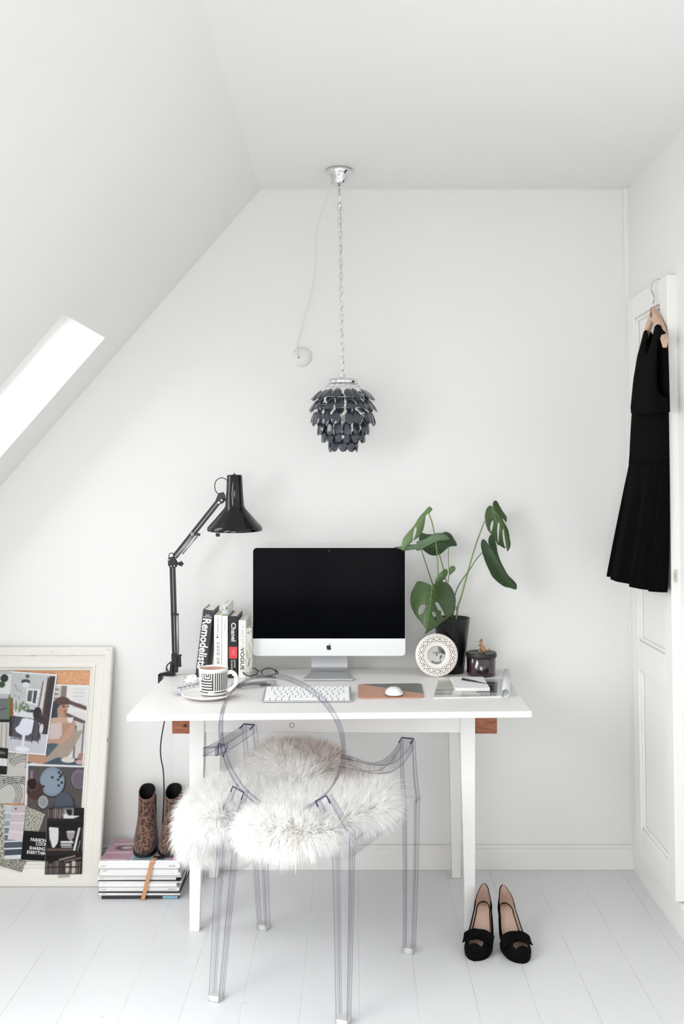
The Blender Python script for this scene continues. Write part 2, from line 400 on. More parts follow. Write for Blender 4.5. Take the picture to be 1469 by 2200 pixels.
# the slope with its two roof windows, and the knee wall under it
def slope_with_holes():
    b = MB(); TH = 0.16
    ts = sorted({0.0, 1.6} | {s for q in (SKY1, SKY2) for s in q[:2]}); ys = sorted({YR, 0.0} | {s for q in (SKY1, SKY2) for s in q[2:]})
    for i in range(len(ts) - 1):
        for j in range(len(ys) - 1):
            tm, ym = (ts[i] + ts[i + 1]) / 2, (ys[j] + ys[j + 1]) / 2
            if any(q[0] < tm < q[1] and q[2] < ym < q[3] for q in (SKY1, SKY2)): continue
            b.addf([(0, 1, 2, 3)], b.addv([slope_pt(ts[i], ys[j]), slope_pt(ts[i + 1], ys[j]), slope_pt(ts[i + 1], ys[j + 1]), slope_pt(ts[i], ys[j + 1])]))
            b.addf([(3, 2, 1, 0)], b.addv([slope_pt(ts[i], ys[j], TH), slope_pt(ts[i + 1], ys[j], TH), slope_pt(ts[i + 1], ys[j + 1], TH), slope_pt(ts[i], ys[j + 1], TH)]))
    for q in (SKY1, SKY2):
        c = [(q[0], q[2]), (q[1], q[2]), (q[1], q[3]), (q[0], q[3])]
        for k in range(4):
            (t0, y0), (t1, y1) = c[k], c[(k + 1) % 4]
            b.addf([(0, 1, 2, 3)], b.addv([slope_pt(t0, y0), slope_pt(t1, y1), slope_pt(t1, y1, TH), slope_pt(t0, y0, TH)]))
    zk = ZC - SL * 1.6; xk = XS - 1.6
    b.addf([(0, 1, 2, 3)], b.addv([(xk, YR, zk), (xk, YR, 0), (xk, 0, 0), (xk, 0, zk)]))
    return b
struct(slope_with_holes().build('wall_left', WALL))
GLASSP = clear_mat('window glass', (250, 252, 252), (235, 240, 240))
for k, q in enumerate((SKY1, SKY2)):
    w = bpy.data.objects.new('window_%d' % (k + 1), None); COL.objects.link(w); w.location = slope_pt((q[0] + q[1]) / 2, (q[2] + q[3]) / 2, .16); WM[w.name] = Matrix.Translation(w.location); struct(w)
    f = MB(); fw = .045
    def bx(t0, t1, y0, y1, o0, o1):
        P = [slope_pt(t, y, o) for o in (o0, o1) for t, y in ((t0, y0), (t1, y0), (t1, y1), (t0, y1))]
        i = f.addv(P); f.addf([(3, 2, 1, 0), (4, 5, 6, 7), (0, 1, 5, 4), (1, 2, 6, 5), (2, 3, 7, 6), (3, 0, 4, 7)], i, False)
    bx(q[0], q[0] + fw * .66, q[2], q[3], .162, .22); bx(q[1] - fw * .66, q[1], q[2], q[3], .162, .22)
    bx(q[0], q[1], q[2], q[2] + fw, .162, .22); bx(q[0], q[1], q[3] - fw, q[3], .162, .22)
    f.build('window_frame', TRIM, w, world=True)
    g = MB(); g.addf([(0, 1, 2, 3)], g.addv([slope_pt(t, y, .2) for t, y in ((q[0], q[2]), (q[1], q[2]), (q[1], q[3]), (q[0], q[3]))]))
    g.build('pane', GLASSP, w, world=True)
# skirting boards
b = MB(); b.box((XL, -.018, 0), (1.03, 0, .088)); b.box((XL, -.023, .082), (1.03, 0, .09)); struct(b.build('baseboard_back', TRIM, bevel=.002))
b = MB(); b.prism([(RX(0), 0, 0), (RX(0) - .016, 0, 0), (RX(.1) - .016, 0, .092), (RX(.1) - .006, 0, .1), (RX(.1), 0, .1)], (0, YR, 0)); struct(b.build('baseboard_right', TRIM))
# cupboard door in the right wall, its casing and latch
def sheared(b):
    b.v = [Vector((p.x - 0.0145 * p.z, p.y, p.z)) for p in b.v]; return b
X0 = 1.029; dn, df, dz0, dz1 = -.545, -.10, .108, 2.052
door = bpy.data.objects.new('door_1', None); COL.objects.link(door); door.location = (X0, dn, dz0); WM[door.name] = Matrix.Translation(door.location); struct(door)
b = MB(); xf, xb, xp = X0 - .030, X0 + .001, X0 - .014
b.box((xf, dn, dz0), (xb, dn + .075, dz1)); b.box((xf, df - .075, dz0), (xb, df, dz1))
for a, c in ((dz1 - .075, dz1), (.76, .86), (dz0, .205)): b.box((xf, dn + .075, a), (xb, df - .075, c))
sheared(b).build('door_frame', TRIM, door, world=True, bevel=.0025)
for a, c in ((.86, dz1 - .075), (.205, .76)):
    p = MB(); p.box((xp, dn + .07, a - .005), (xb, df - .07, c + .005))
    for (u0, u1, v0, v1) in ((dn + .075, dn + .087, a, c), (df - .087, df - .075, a, c), (dn + .075, df - .075, a, a + .012), (dn + .075, df - .075, c - .012, c)): p.box((xp - .008, u0, v0), (xp, u1, v1))
    sheared(p).build('door_panel', TRIM, door, world=True, bevel=.003)
l = MB(); l.box((X0 - .022, dn - .002, 1.098), (X0 - .012, dn + .001, 1.138)); l.tube([(X0 - .020, dn - .003, 1.128), (X0 - .020, dn - .006, 1.112), (X0 - .024, dn - .006, 1.106)], .0016)
sheared(l).build('latch', mat('painted latch', (206, 200, 194), .5, .2), door, world=True)
b = MB(); b.box((X0 - .012, df + .004, .1), (X0 + .002, df + .055, 2.052));  struct(sheared(b).build('trim_1', TRIM, bevel=.003))
b = MB(); b.box((X0 - .014, -.018, .09), (X0 + .004, -.0, ZC)); struct(sheared(b).build('trim_2', TRIM, bevel=.003))

# ------------------------------------------------------------------ desk
ZT = 0.742
DESKW = mat('white painted tabletop', (231, 228, 226), 0.4, spec=0.35, noise=0.01, nscale=5, bump=.05, bscale=30)
LEGW = mat('white desk paint', (233, 231, 229), 0.42, spec=0.4, noise=0.012, nscale=8, bump=.06, bscale=50)
def wood(name, a, b_, scale=6, axis=(1, 12, 12), rough=.55):
    if name in MATS: return MATS[name]
    m = bpy.data.materials.new(name); m.use_nodes = True; nt = m.node_tree; N, L = nt.nodes, nt.links; p = N['Principled BSDF']
    tc = N.new('ShaderNodeTexCoord'); mp = N.new('ShaderNodeMapping'); mp.inputs['Scale'].default_value = axis; L.new(tc.outputs['Object'], mp.inputs['Vector'])
    n = N.new('ShaderNodeTexNoise'); n.inputs['Scale'].default_value = scale; n.inputs['Detail'].default_value = 6; n.inputs['Distortion'].default_value = 1.2; L.new(mp.outputs[0], n.inputs['Vector'])
    r = N.new('ShaderNodeValToRGB'); r.color_ramp.elements[0].position = .32; r.color_ramp.elements[1].position = .68
    r.color_ramp.elements[0].color = tuple(lin(a)) + (1,); r.color_ramp.elements[1].color = tuple(lin(b_)) + (1,); L.new(n.outputs['Fac'], r.inputs[0]); L.new(r.outputs[0], p.inputs['Base Color'])
    p.inputs['Roughness'].default_value = rough; MATS[name] = m; return m
desk = thing('desk', 'white wooden extending desk with tapered legs standing against the white back wall', 'desk', (-.06, -.45, 0))
FL = on_z(272, 1536, ZT); FR = on_z(1143, 1528, ZT); BL = Vector((-.647, -.082, ZT)); BR = Vector((.526, -.082, ZT))
b = MB(); i = b.addv([FL, FR, BR, BL] + [p - Vector((0, 0, .019)) for p in (FL, FR, BR, BL)])
b.addf([(0, 1, 2, 3), (7, 6, 5, 4), (0, 4, 5, 1), (1, 5, 6, 2), (2, 6, 7, 3), (3, 7, 4, 0)], i); b.build('tabletop', DESKW, desk, world=True, bevel=.003)
LX0, LX1, LY0, LY1 = -.515, .380, -.51, -.05
def leg(x0, y0, sx, sy):
    """square leg, outer faces upright, inner faces tapered; sx, sy point inward"""
    b = MB(); secs = []
    for z, w in ((0, .029), (.004, .031), (.60, .046), (.722, .046)):
        xa, xb_ = sorted((x0, x0 + sx * w)); ya, yb = sorted((y0, y0 + sy * w))
        secs.append([(xa, ya, z), (xb_, ya, z), (xb_, yb, z), (xa, yb, z)])
    return b.loft(secs, smooth=False)
for x0, y0, sx, sy in ((LX0, LY0, 1, 1), (LX1, LY0, -1, 1), (LX0, LY1 - .012, 1, -1), (LX1, LY1 - .012, -1, -1)): leg(x0, y0, sx, sy).build('leg', LEGW, desk, world=True, bevel=.0015)
def apron(lo, hi): b = MB(); b.box(lo, hi); b.build('apron', LEGW, desk, world=True, bevel=.0015)
apron((LX0 + .044, LY0 + .008, .622), (LX1 - .044, LY0 + .028, .7215)); apron((LX0 + .044, LY1 - .04, .622), (LX1 - .044, LY1 - .02, .7215))
apron((LX0 + .008, LY0 + .044, .622), (LX0 + .026, LY1 - .056, .7215)); apron((LX1 - .026, LY0 + .044, .622), (LX1 - .008, LY1 - .056, .7215))
PINE = wood('brown pine', (120, 66, 42), (168, 104, 70), 7, (3, 8, 22))
for x0, x1 in ((-.577, LX0 - .0005), (LX1 + .0005, .4545)):
    b = MB(); b.box((x0, LY0 + .04, .610), (x1, LY0 + .082, .7218)); o = b.build('extension_slider', PINE, desk, world=True, bevel=.002); o['label'] = 'brown pine slider bar'
    if x0 < 0:
        b = MB(); b.ell((x1 - .020, LY0 + .0395, .636), (.006, .001, .0055)); b.build('knot', mat('dark knot', (74, 42, 30), .6), desk, world=True)
for x, w, m in ((-.25, .022, mat('grey metal', (120, 120, 120), .4, .6)), (.165, .024, mat('dark oak', (70, 42, 36), .5))):
    b = MB(); y = -.70; b.prism([(x - w / 2, y, .7225), (x + w / 2, y, .7225), (x + w * .2, y, .712), (x - w * .5, y, .714)], (0, .03, 0)); b.build('bracket', m, desk, world=True)
b = MB(); b.torus((-.195, LY0 + .007, .645), .0075, .0012, 'y'); b.build('keyhole_ring', mat('dull brass', (190, 160, 150), .5, .4), desk, world=True)

# ------------------------------------------------------------------ computer
ALU = mat('aluminium', (188, 189, 191), .45, .5, noise=.01)
ALUW = mat('pale aluminium', (226, 227, 228), .4, .25)
BLK = mat('black glass', (5, 6, 9), .12, spec=.02)
yc = 3.425 - D
pcx = px(706.5, 1300, 3.425).x
pc = thing('computer', 'all-in-one desktop computer with black screen and silver stand on the white desk', 'computer', (pcx, yc + .03, ZT))
TB = Matrix.Translation((pcx, yc, ZT + .069)) @ Matrix.Rotation(math.radians(-1.2), 4, 'X')
W2, HH = .2625, .372
def rrect(x0, x1, z0, z1, r, y=0, n=6):
    out = []
    for cx, cz, a in ((x1 - r, z0 + r, -90), (x1 - r, z1 - r, 0), (x0 + r, z1 - r, 90), (x0 + r, z0 + r, 180)):
        for k in range(n + 1):
            q = math.radians(a + 90 * k / n); out.append((cx + r * math.cos(q), y, cz + r * math.sin(q)))
    return out
b = MB(); b.T = TB; b.prism(rrect(-W2, W2, 0, HH, .013), (0, .006, 0))
b.loft([rrect(-W2, W2, 0, HH, .013, .006), rrect(-W2 * .8, W2 * .8, .05, HH * .85, .02, .026), rrect(-W2 * .35, W2 * .35, .12, HH * .62, .02, .038)], smooth=True)
b.T = None; b.v = [p for p in b.v]; b.build('body', ALUW, pc, world=True)
b = MB(); b.T = TB; zc = .0595
P = [(-W2 + .0008, -.0008, zc), (W2 - .0008, -.0008, zc)] + [p for p in rrect(-W2 + .0008, W2 - .0008, .0, HH - .0008, .013, -.0008) if p[2] > HH * .6]
b.prism(P, (0, .0014, 0)); b.build('screen', BLK, pc, world=True)
b = MB(); b.T = TB; b.cyl((0, -.0012, HH - .011), (0, -.0006, HH - .011), .0018, n=12); b.build('camera', mat('camera lens', (40, 40, 46), .2), pc, world=True)
# the fruit mark on the chin
LG = mat('black logo', (12, 12, 13), .35)
b = MB(); b.T = TB @ Matrix.Translation((0, -.0006, .0295)) @ Matrix.Rotation(PI / 2, 4, 'X')
ap = smooth2([(0, .0062), (.0035, .0075), (.0072, .0056), (.0060, .0030), (.0058, -.0002), (.0078, -.0030), (.0058, -.0078), (.0030, -.0096), (0, -.0088), (-.0030, -.0096), (-.0062, -.0072), (-.0086, -.0010), (-.0080, .0040), (-.0048, .0072)], 4)
pts, tri = cdt(ap, (), .003); i = b.addv([(x, y, 0) for x, y in pts]); b.addf(tri, i)
lf = smooth2([(.0003, .0082), (.0006, .0108), (.0036, .0132), (.0036, .0106)], 4); pts, tri = cdt(lf, (), .003); i = b.addv([(x, y, 0) for x, y in pts]); b.addf(tri, i)
b.build('logo', LG, pc, world=True)
# stand: a bent sheet, foot forward
b = MB(); yb = yc + .036
prof = [(-.125, .0045), (.02, .0045), (.035, .006), (.043, .013), (.046, .03), (.045, .07), (.040, .12), (.036, .17)]
prof = [(yc + .037 + q[0], ZT + q[1]) for q in prof]; PP = smooth_path([(0, a, c) for a, c in prof], 5)
secs = []
for k, p in enumerate(PP):
    t = (PP[min(k + 1, len(PP) - 1)] - PP[max(k - 1, 0)]).normalized(); n = Vector((0, -t.z, t.y)) * .0032
    f = min(1, max(0, (p.y - (yc - .088)) / .12)); hw = .0875 * (1 - f) + .0635 * f
    if k == 0: hw -= .005
    secs.append([(pcx - hw, p.y + n.y, p.z + n.z), (pcx + hw, p.y + n.y, p.z + n.z), (pcx + hw, p.y - n.y, p.z - n.z), (pcx - hw, p.y - n.y, p.z - n.z)])
b.loft(secs, smooth=False); b.build('stand', ALU, pc, world=True, bevel=.001)

# ------------------------------------------------------------------ keyboard, mouse, mat
K0 = on_z(562, 1510, ZT); K1 = on_z(756, 1509, ZT); kw = (K1 - K0).length; kd = .142
kx = (K1 - K0).normalized(); ky = Vector((-kx.y, kx.x, 0)); tilt = Matrix.Rotation(math.radians(6.0), 4, 'X')
kb = thing('keyboard', 'slim white and silver keyboard on the white desk in front of the computer', 'keyboard', tuple(K0))
KM = frame_mat(K0 + Vector((0, 0, .001)), kx, ky) @ tilt
b = MB(); b.T = KM; b.box((0, 0, .0), (kw, kd, .004)); b.build('case', ALU, kb, world=True, bevel=.0015)
b = MB(); b.T = KM; b.cyl((.004, kd - .008, -.0065), (kw - .004, kd - .008, -.0065), .0075, n=14); b.build('battery_tube', ALU, kb, world=True)
KEYM = mat('white keys', (244, 244, 245), .45)
rows = [([1.02] * 14, .6), ([1] * 13 + [1.5], 1), ([1.5] + [1] * 13, 1), ([1.8] + [1] * 11 + [1.8], 1), ([2.3] + [1] * 10 + [2.3], 1), ([1, 1, 1, 1.25, 5.1, 1.25, 1, 1, 1, 1], 1)]
yy = kd - .006; g = .0028
for ws, hh in rows:
    tot = sum(ws); rh = (kd - .012) / 5.6 * hh; xx = .006; un = (kw - .012) / tot
    for w_ in ws:
        b = MB(); b.T = KM; b.box((xx + g / 2, yy - rh + g / 2, .0038), (xx + w_ * un - g / 2, yy - g / 2, .0062)); b.build('key', KEYM, kb, world=True)
        xx += w_ * un
    yy -= rh
# mouse mat: copper and charcoal halves
m0 = on_z(770, 1502, ZT); m1 = on_z(911, 1500, ZT); m2 = on_z(905, 1470, ZT); m3 = on_z(769, 1472, ZT)
mm = thing('mouse_mat', 'two-tone mouse mat of copper and charcoal leather beside the keyboard', 'mouse mat', tuple(m0))
def mat_outline(n=7):
    c = [m0, m1, m2, m3]; out = []; r = .022
    for k in range(4):
        p, a, q = c[k - 1], c[k], c[(k + 1) % 4]; u = (p - a).normalized() * r; v = (q - a).normalized() * r
        for j in range(n + 1):
            t = j / n; out.append(a + u * (1 - t) ** 2 + v * t ** 2)
    return out
OL = mat_outline(); sp0, sp1 = on_z(767, 1471, ZT), on_z(915, 1494, ZT)
def clip(poly, a, c, keep):
    n = (c - a).cross(Vector((0, 0, 1))) * keep; out = []
    for k in range(len(poly)):
        p, q = poly[k], poly[(k + 1) % len(poly)]; dp, dq = (p - a).dot(n), (q - a).dot(n)
        if dp >= 0: out.append(p)
        if dp * dq < 0: out.append(p + (q - p) * (dp / (dp - dq)))
    return out
for keep, c, nm in ((1, (198, 146, 122), 'copper_half'), (-1, (104, 105, 104), 'charcoal_half')):
    b = MB(); b.prism([p + Vector((0, 0, .0005)) for p in clip(OL, sp0, sp1, keep)], (0, 0, .0032))
    o = b.build(nm, mat(nm.replace('_', ' '), c, .42, .15 if keep > 0 else 0, noise=.06, nscale=30, bump=.1, bscale=500), mm, world=True); o['label'] = 'copper leather half' if keep > 0 else 'charcoal leather half'
mp = on_z(846, 1484, ZT + .012) + Vector((0, 0, -.012)); ms = thing('computer_mouse', 'white low computer mouse on the copper and charcoal mat', 'mouse', (mp.x, mp.y, ZT + .0037))
b = MB()
def mouse(u, v):
    a = 2 * PI * u; r = v; x = math.copysign(abs(math.cos(a)) ** .75, math.cos(a)) * .0285 * r; y = math.copysign(abs(math.sin(a)) ** .8, math.sin(a)) * .055 * r
    return (x, y, .004 + .017 * (1 - r ** 2.6) * (1 - .25 * (y / .055)))
b.grid(mouse, 36, 12, cu=True); b.build('shell', mat('white gloss plastic', (246, 246, 247), .18, coat=.5), ms)
b = MB(); b.lathe([(0, .0), (.022, 0), (.026, .004), (.0, .004)], 28); 
for k in range(len(b.v)): b.v[k].y *= 1.95
b.build('underside', ALU, ms)

# ------------------------------------------------------------------ clear chair
CLEAR = clear_mat('clear polycarbonate', (254, 254, 255), (192, 191, 201), 1.30, 2.0)
PANEL = clear_mat('clear panel', (255, 255, 255), (200, 198, 212), 1.2, 3.0)
LINE = clear_mat('tinted refraction line', (222, 221, 228), (154, 152, 170), 1.4, 1.2)  # tint of thin added tubes, imitating dark refraction lines along the chair's corners
EDGE = clear_mat('clear polycarbonate edge', (252, 252, 254), (182, 180, 196), 1.35, 2.0)
DARKE = mat('dark violet edge of clear plastic', (62, 58, 88), .25, spec=.6)
CH0 = Vector((-.201, 2.652 - D, 0)); CRZ = -math.radians(19)
chair = thing('chair', 'transparent plastic armchair with round back standing in front of the desk', 'chair', tuple(CH0), CRZ)
def uleg(pts, ws, ds, face, inw, th=.0055):
    """channel-shaped leg open towards the back of the section: outer width ws, depth ds; face, inw = outward and side directions"""
    secs = []
    for p, w, d in zip(pts, ws, ds):
        p = Vector(p); f = Vector(face).normalized(); s_ = Vector(inw).normalized()
        o = lambda a, c: p + s_ * a + f * c
        h, t = w / 2, th
        secs.append([o(-h, d / 2), o(h, d / 2), o(h, -d / 2), o(h - t, -d / 2), o(h - t, d / 2 - t), o(-h + t, d / 2 - t), o(-h + t, -d / 2), o(-h, -d / 2)])
    return secs
def leg_part(pts, ws, ds, face, inw):
    m = MB(); secs = uleg(pts, ws, ds, face, inw); m.loft(secs, caps=False, smooth=False)
    m.cur = 1
    for k in (0, 1, 2, 3, 6, 7): m.tube([q_[k] for q_ in secs], .0008 if k in (0, 1, 2, 7) else .0006, 6)
    m.cur = 0
    for s_ in (secs[0], secs[-1]):
        i = m.addv(s_); m.addf([(0, 1, 4, 5), (1, 2, 3, 4), (0, 5, 6, 7)], i, False)
    o = m.build('leg', [CLEAR, LINE], chair)
    f = MB(); p = Vector(pts[0]); w = ws[0]
    f.box(tuple(p - Vector((w / 2 + .0005, w / 2 + .0005, 0))), tuple(p + Vector((w / 2 + .0005, w / 2 + .0005, .016)))); f.build('foot', mat('pale clear foot', (206, 206, 204), .3), o, bevel=.002)
    return o
for s in (-1, 1):
    # rear legs lean back towards the floor, front legs are splayed a little
    leg_part([(s * .184, 0, 0), (s * .176, .025, .24), (s * .166, .052, .482)], [.030, .040, .050], [.030, .036, .044], (0, -1, 0), (1, 0, 0))
    leg_part([(s * .238, .437, 0), (s * .246, .425, .24), (s * .250, .412, .470)], [.030, .036, .042], [.030, .034, .040], (0, 1, 0), (1, 0, 0))
# seat
def seat_outline(z, off=0, n=8):
    c = [(-.185 - off, .03 - off), (.185 + off, .03 - off), (.235 + off, .425 + off), (-.235 - off, .425 + off)]; out = []; r = .05
    for k in range(4):
        p, a, q = Vector((*c[k - 1], z)), Vector((*c[k], z)), Vector((*c[(k + 1) % 4], z)); u = (p - a).normalized() * r; v = (q - a).normalized() * r
        for j in range(n + 1): t = j / n; out.append(a + u * (1 - t) ** 2 + v * t ** 2)
    return out
b = MB(); b.loft([seat_outline(.448), seat_outline(.455)], smooth=False); b.build('seat', CLEAR, chair)
b = MB(); b.loft([seat_outline(.408, -.004), seat_outline(.456, .002), seat_outline(.456, -.003), seat_outline(.408, -.009)], caps=False, smooth=False, loop=True); b.build('seat_rim', CLEAR, chair)
# oval back: thin dished panel inside a deeper rim, leaning back
BC = Vector((-.008, .028, .712)); lean = math.radians(9); BRX, BRZ = .181, .192
bu = Vector((1, 0, 0)); bv = Vector((0, -math.sin(lean), math.cos(lean))); bn = bu.cross(bv) * -1   # bn points forward (+v)
bn = Vector((0, math.cos(lean), math.sin(lean)))
def bp_(a, k=1.0, off=0.0): return BC + bu * (BRX * k * math.cos(a)) + bv * (BRZ * k * math.sin(a)) + bn * (off - .028 * (1 - (math.cos(a) * k) ** 2))
b = MB(); N_ = 72
def panel(u, v): return bp_(2 * PI * u, max(v, .001) * .985, .0)
b.grid(panel, N_, 8, cu=True)
b.grid(lambda u, v: panel(u, v) + bn * .004, N_, 8, cu=True); b.build('backrest', PANEL, chair)
secs = []
for k in range(N_):
    a = 2 * PI * k / N_; secs.append([bp_(a, 1.0, -.002), bp_(a, 1.0, .018), bp_(a, .982, .018), bp_(a, .982, -.002)])
b = MB(); b.loft(secs, smooth=False, loop=True); b.cur = 1
for k in range(4): b.tube([q_[k] for q_ in secs], .0008, 6, loop=True)
b.build('back_rim', [EDGE, LINE], chair)
# struts from the rear legs in to the oval, with the dark moulded joint
for s in (-1, 1):
    a = math.radians(270 + s * 42); top_ = bp_(a, 1.0, .004)
    kn = Vector((s * .166, .045, .475)); d = (top_ - kn).normalized(); side = d.cross(Vector((0, -1, 0))).normalized() * -1
    secs = uleg([kn, top_], [.046, .036], [.040, .030], (0, -1, .15), side, .004)
    m = MB(); m.loft(secs, caps=False, smooth=False); m.cur = 1; [m.tube([q_[k] for q_ in secs], .0009, 6) for k in (0, 1, 2, 7)]; o = m.build('back_strut', [CLEAR, LINE], chair)
    j = MB(); c0 = top_ + Vector((0, -.017, 0)); e = side * .018
    j.tube([c0 - e - d * .02, c0 - e + d * .002, c0 + e + d * .002, c0 + e - d * .014], .0022, 6); j.build('joint', DARKE, o)
    # arm: a curved channel from the side of the oval, out, forward and up
    P = [(s * .168, .022, .688), (s * .205, .032, .681), (s * .238, .065, .664), (s * .256, .13, .650), (s * .261, .21, .646), (s * .259, .29, .650), (s * .254, .36, .658)]
    PP = smooth_path(P, 6); secs = []
    for k, p in enumerate(PP):
        t = (PP[min(k + 1, len(PP) - 1)] - PP[max(k - 1, 0)]).normalized(); x = t.cross(Vector((0, 0, 1))).normalized(); y = x.cross(t); w = .017 + .002 * k / len(PP); h = .022; q = .003
        secs.append([p + x * w, p - x * w, p - x * w - y * h, p - x * (w - q) - y * h, p - x * (w - q) - y * q, p + x * (w - q) - y * q, p + x * (w - q) - y * h, p + x * w - y * h])
    m = MB(); m.loft(secs, caps=False, smooth=False); m.cur = 1; [m.tube([q_[k] for q_ in secs], .0009, 6) for k in (0, 1, 2, 7)]; arm = m.build('armrest', [CLEAR, LINE], chair)
    e = PP[-1]; m = MB(); m.tube([e + Vector((-.017, -.03, -.004)), e + Vector((-.018, .002, .002)), e + Vector((.018, .002, .002)), e + Vector((.017, -.03, -.004))], .0024, 6); m.build('arm_edge', DARKE, arm)
    j0 = PP[2]; m = MB(); m.tube([j0 + Vector((s * -.004, -.004, -.03)), j0 + Vector((s * -.018, -.004, .001)), j0 + Vector((s * .018, .012, .001)), j0 + Vector((s * .018, .012, -.028))], .0022, 6)
    if s < 0: m.build('joint', DARKE, arm)
    # arm support sweeping down to the front leg
    Q = smooth_path([(s * .254, .362, .655), (s * .253, .372, .60), (s * .252, .384, .54), (s * .252, .400, .49), (s * .250, .412, .462)], 5)
    ws = [.036 + .010 * k / len(Q) for k in range(len(Q))]
    secs = uleg(Q, ws, [.026 + .012 * k / len(Q) for k in range(len(Q))], (0, 1, 0), (1, 0, 0), .004); m = MB(); m.loft(secs, caps=False, smooth=False); m.cur = 1; [m.tube([q_[k] for q_ in secs], .0009, 6) for k in (0, 1, 2, 7)]; m.build('arm_support', [CLEAR, LINE], chair)

# ------------------------------------------------------------------ sheepskin
WM['_c'] = WM[chair.name]
def C(u, v, z): return WM['_c'] @ Vector((u, v, z))
blobs = []                                               # centre (chair axes), radii
for u, v, z, a, b_, c in [
    (0, .24, .475, .21, .20, .03), (-.11, .34, .505, .12, .10, .055), (-.07, .40, .53, .11, .06, .055), (.06, .40, .49, .12, .06, .035), (-.15, .36, .54, .07, .08, .05), (.12, .41, .485, .09, .04, .03),
    (-.20, .20, .475, .10, .16, .04), (-.245, .17, .468, .08, .14, .048), (-.268, .16, .435, .065, .12, .075), (-.278, .15, .405, .055, .11, .065), (-.21, .05, .468, .05, .05, .035),
    (.02, .06, .480, .14, .10, .03), (.010, -.01, .482, .105, .05, .032), (.008, -.032, .476, .095, .03, .035),
    (.13, .24, .485, .10, .12, .024), (.172, .28, .488, .045, .09, .022), (.12, .13, .485, .055, .08, .020), (.185, .33, .492, .03, .05, .024)]:
    blobs.append((u, v, z, a, b_, c))
bm_ = MB()
for u, v, z, a, b_, c in blobs: bm_.ell((u, v, z), (a, b_, c), 28)
rug = bm_.build('sheepskin', mat('sheepskin wool base', (250, 248, 245), .9, sheen=.3, noise=.03, nscale=20))
rug.location = CH0; rug.rotation_euler = (0, 0, CRZ); WM[rug.name] = WM['_c'].copy()
rm = rug.modifiers.new('r', 'REMESH'); rm.mode = 'VOXEL'; rm.voxel_size = .009; rm.use_smooth_shade = True
sm_ = rug.modifiers.new('s', 'SMOOTH'); sm_.iterations = 6; sm_.factor = .6
bpy.context.view_layer.update(); dg = bpy.context.evaluated_depsgraph_get(); me2 = bpy.data.meshes.new_from_object(rug.evaluated_get(dg))
rug.modifiers.clear(); m_old = rug.data.materials[0]; rug.data = me2; me2.name = 'sheepskin'
if not me2.materials: me2.materials.append(m_old)
tag(rug, 'fluffy white sheepskin with beige far edge draped over the clear chair', 'sheepskin')
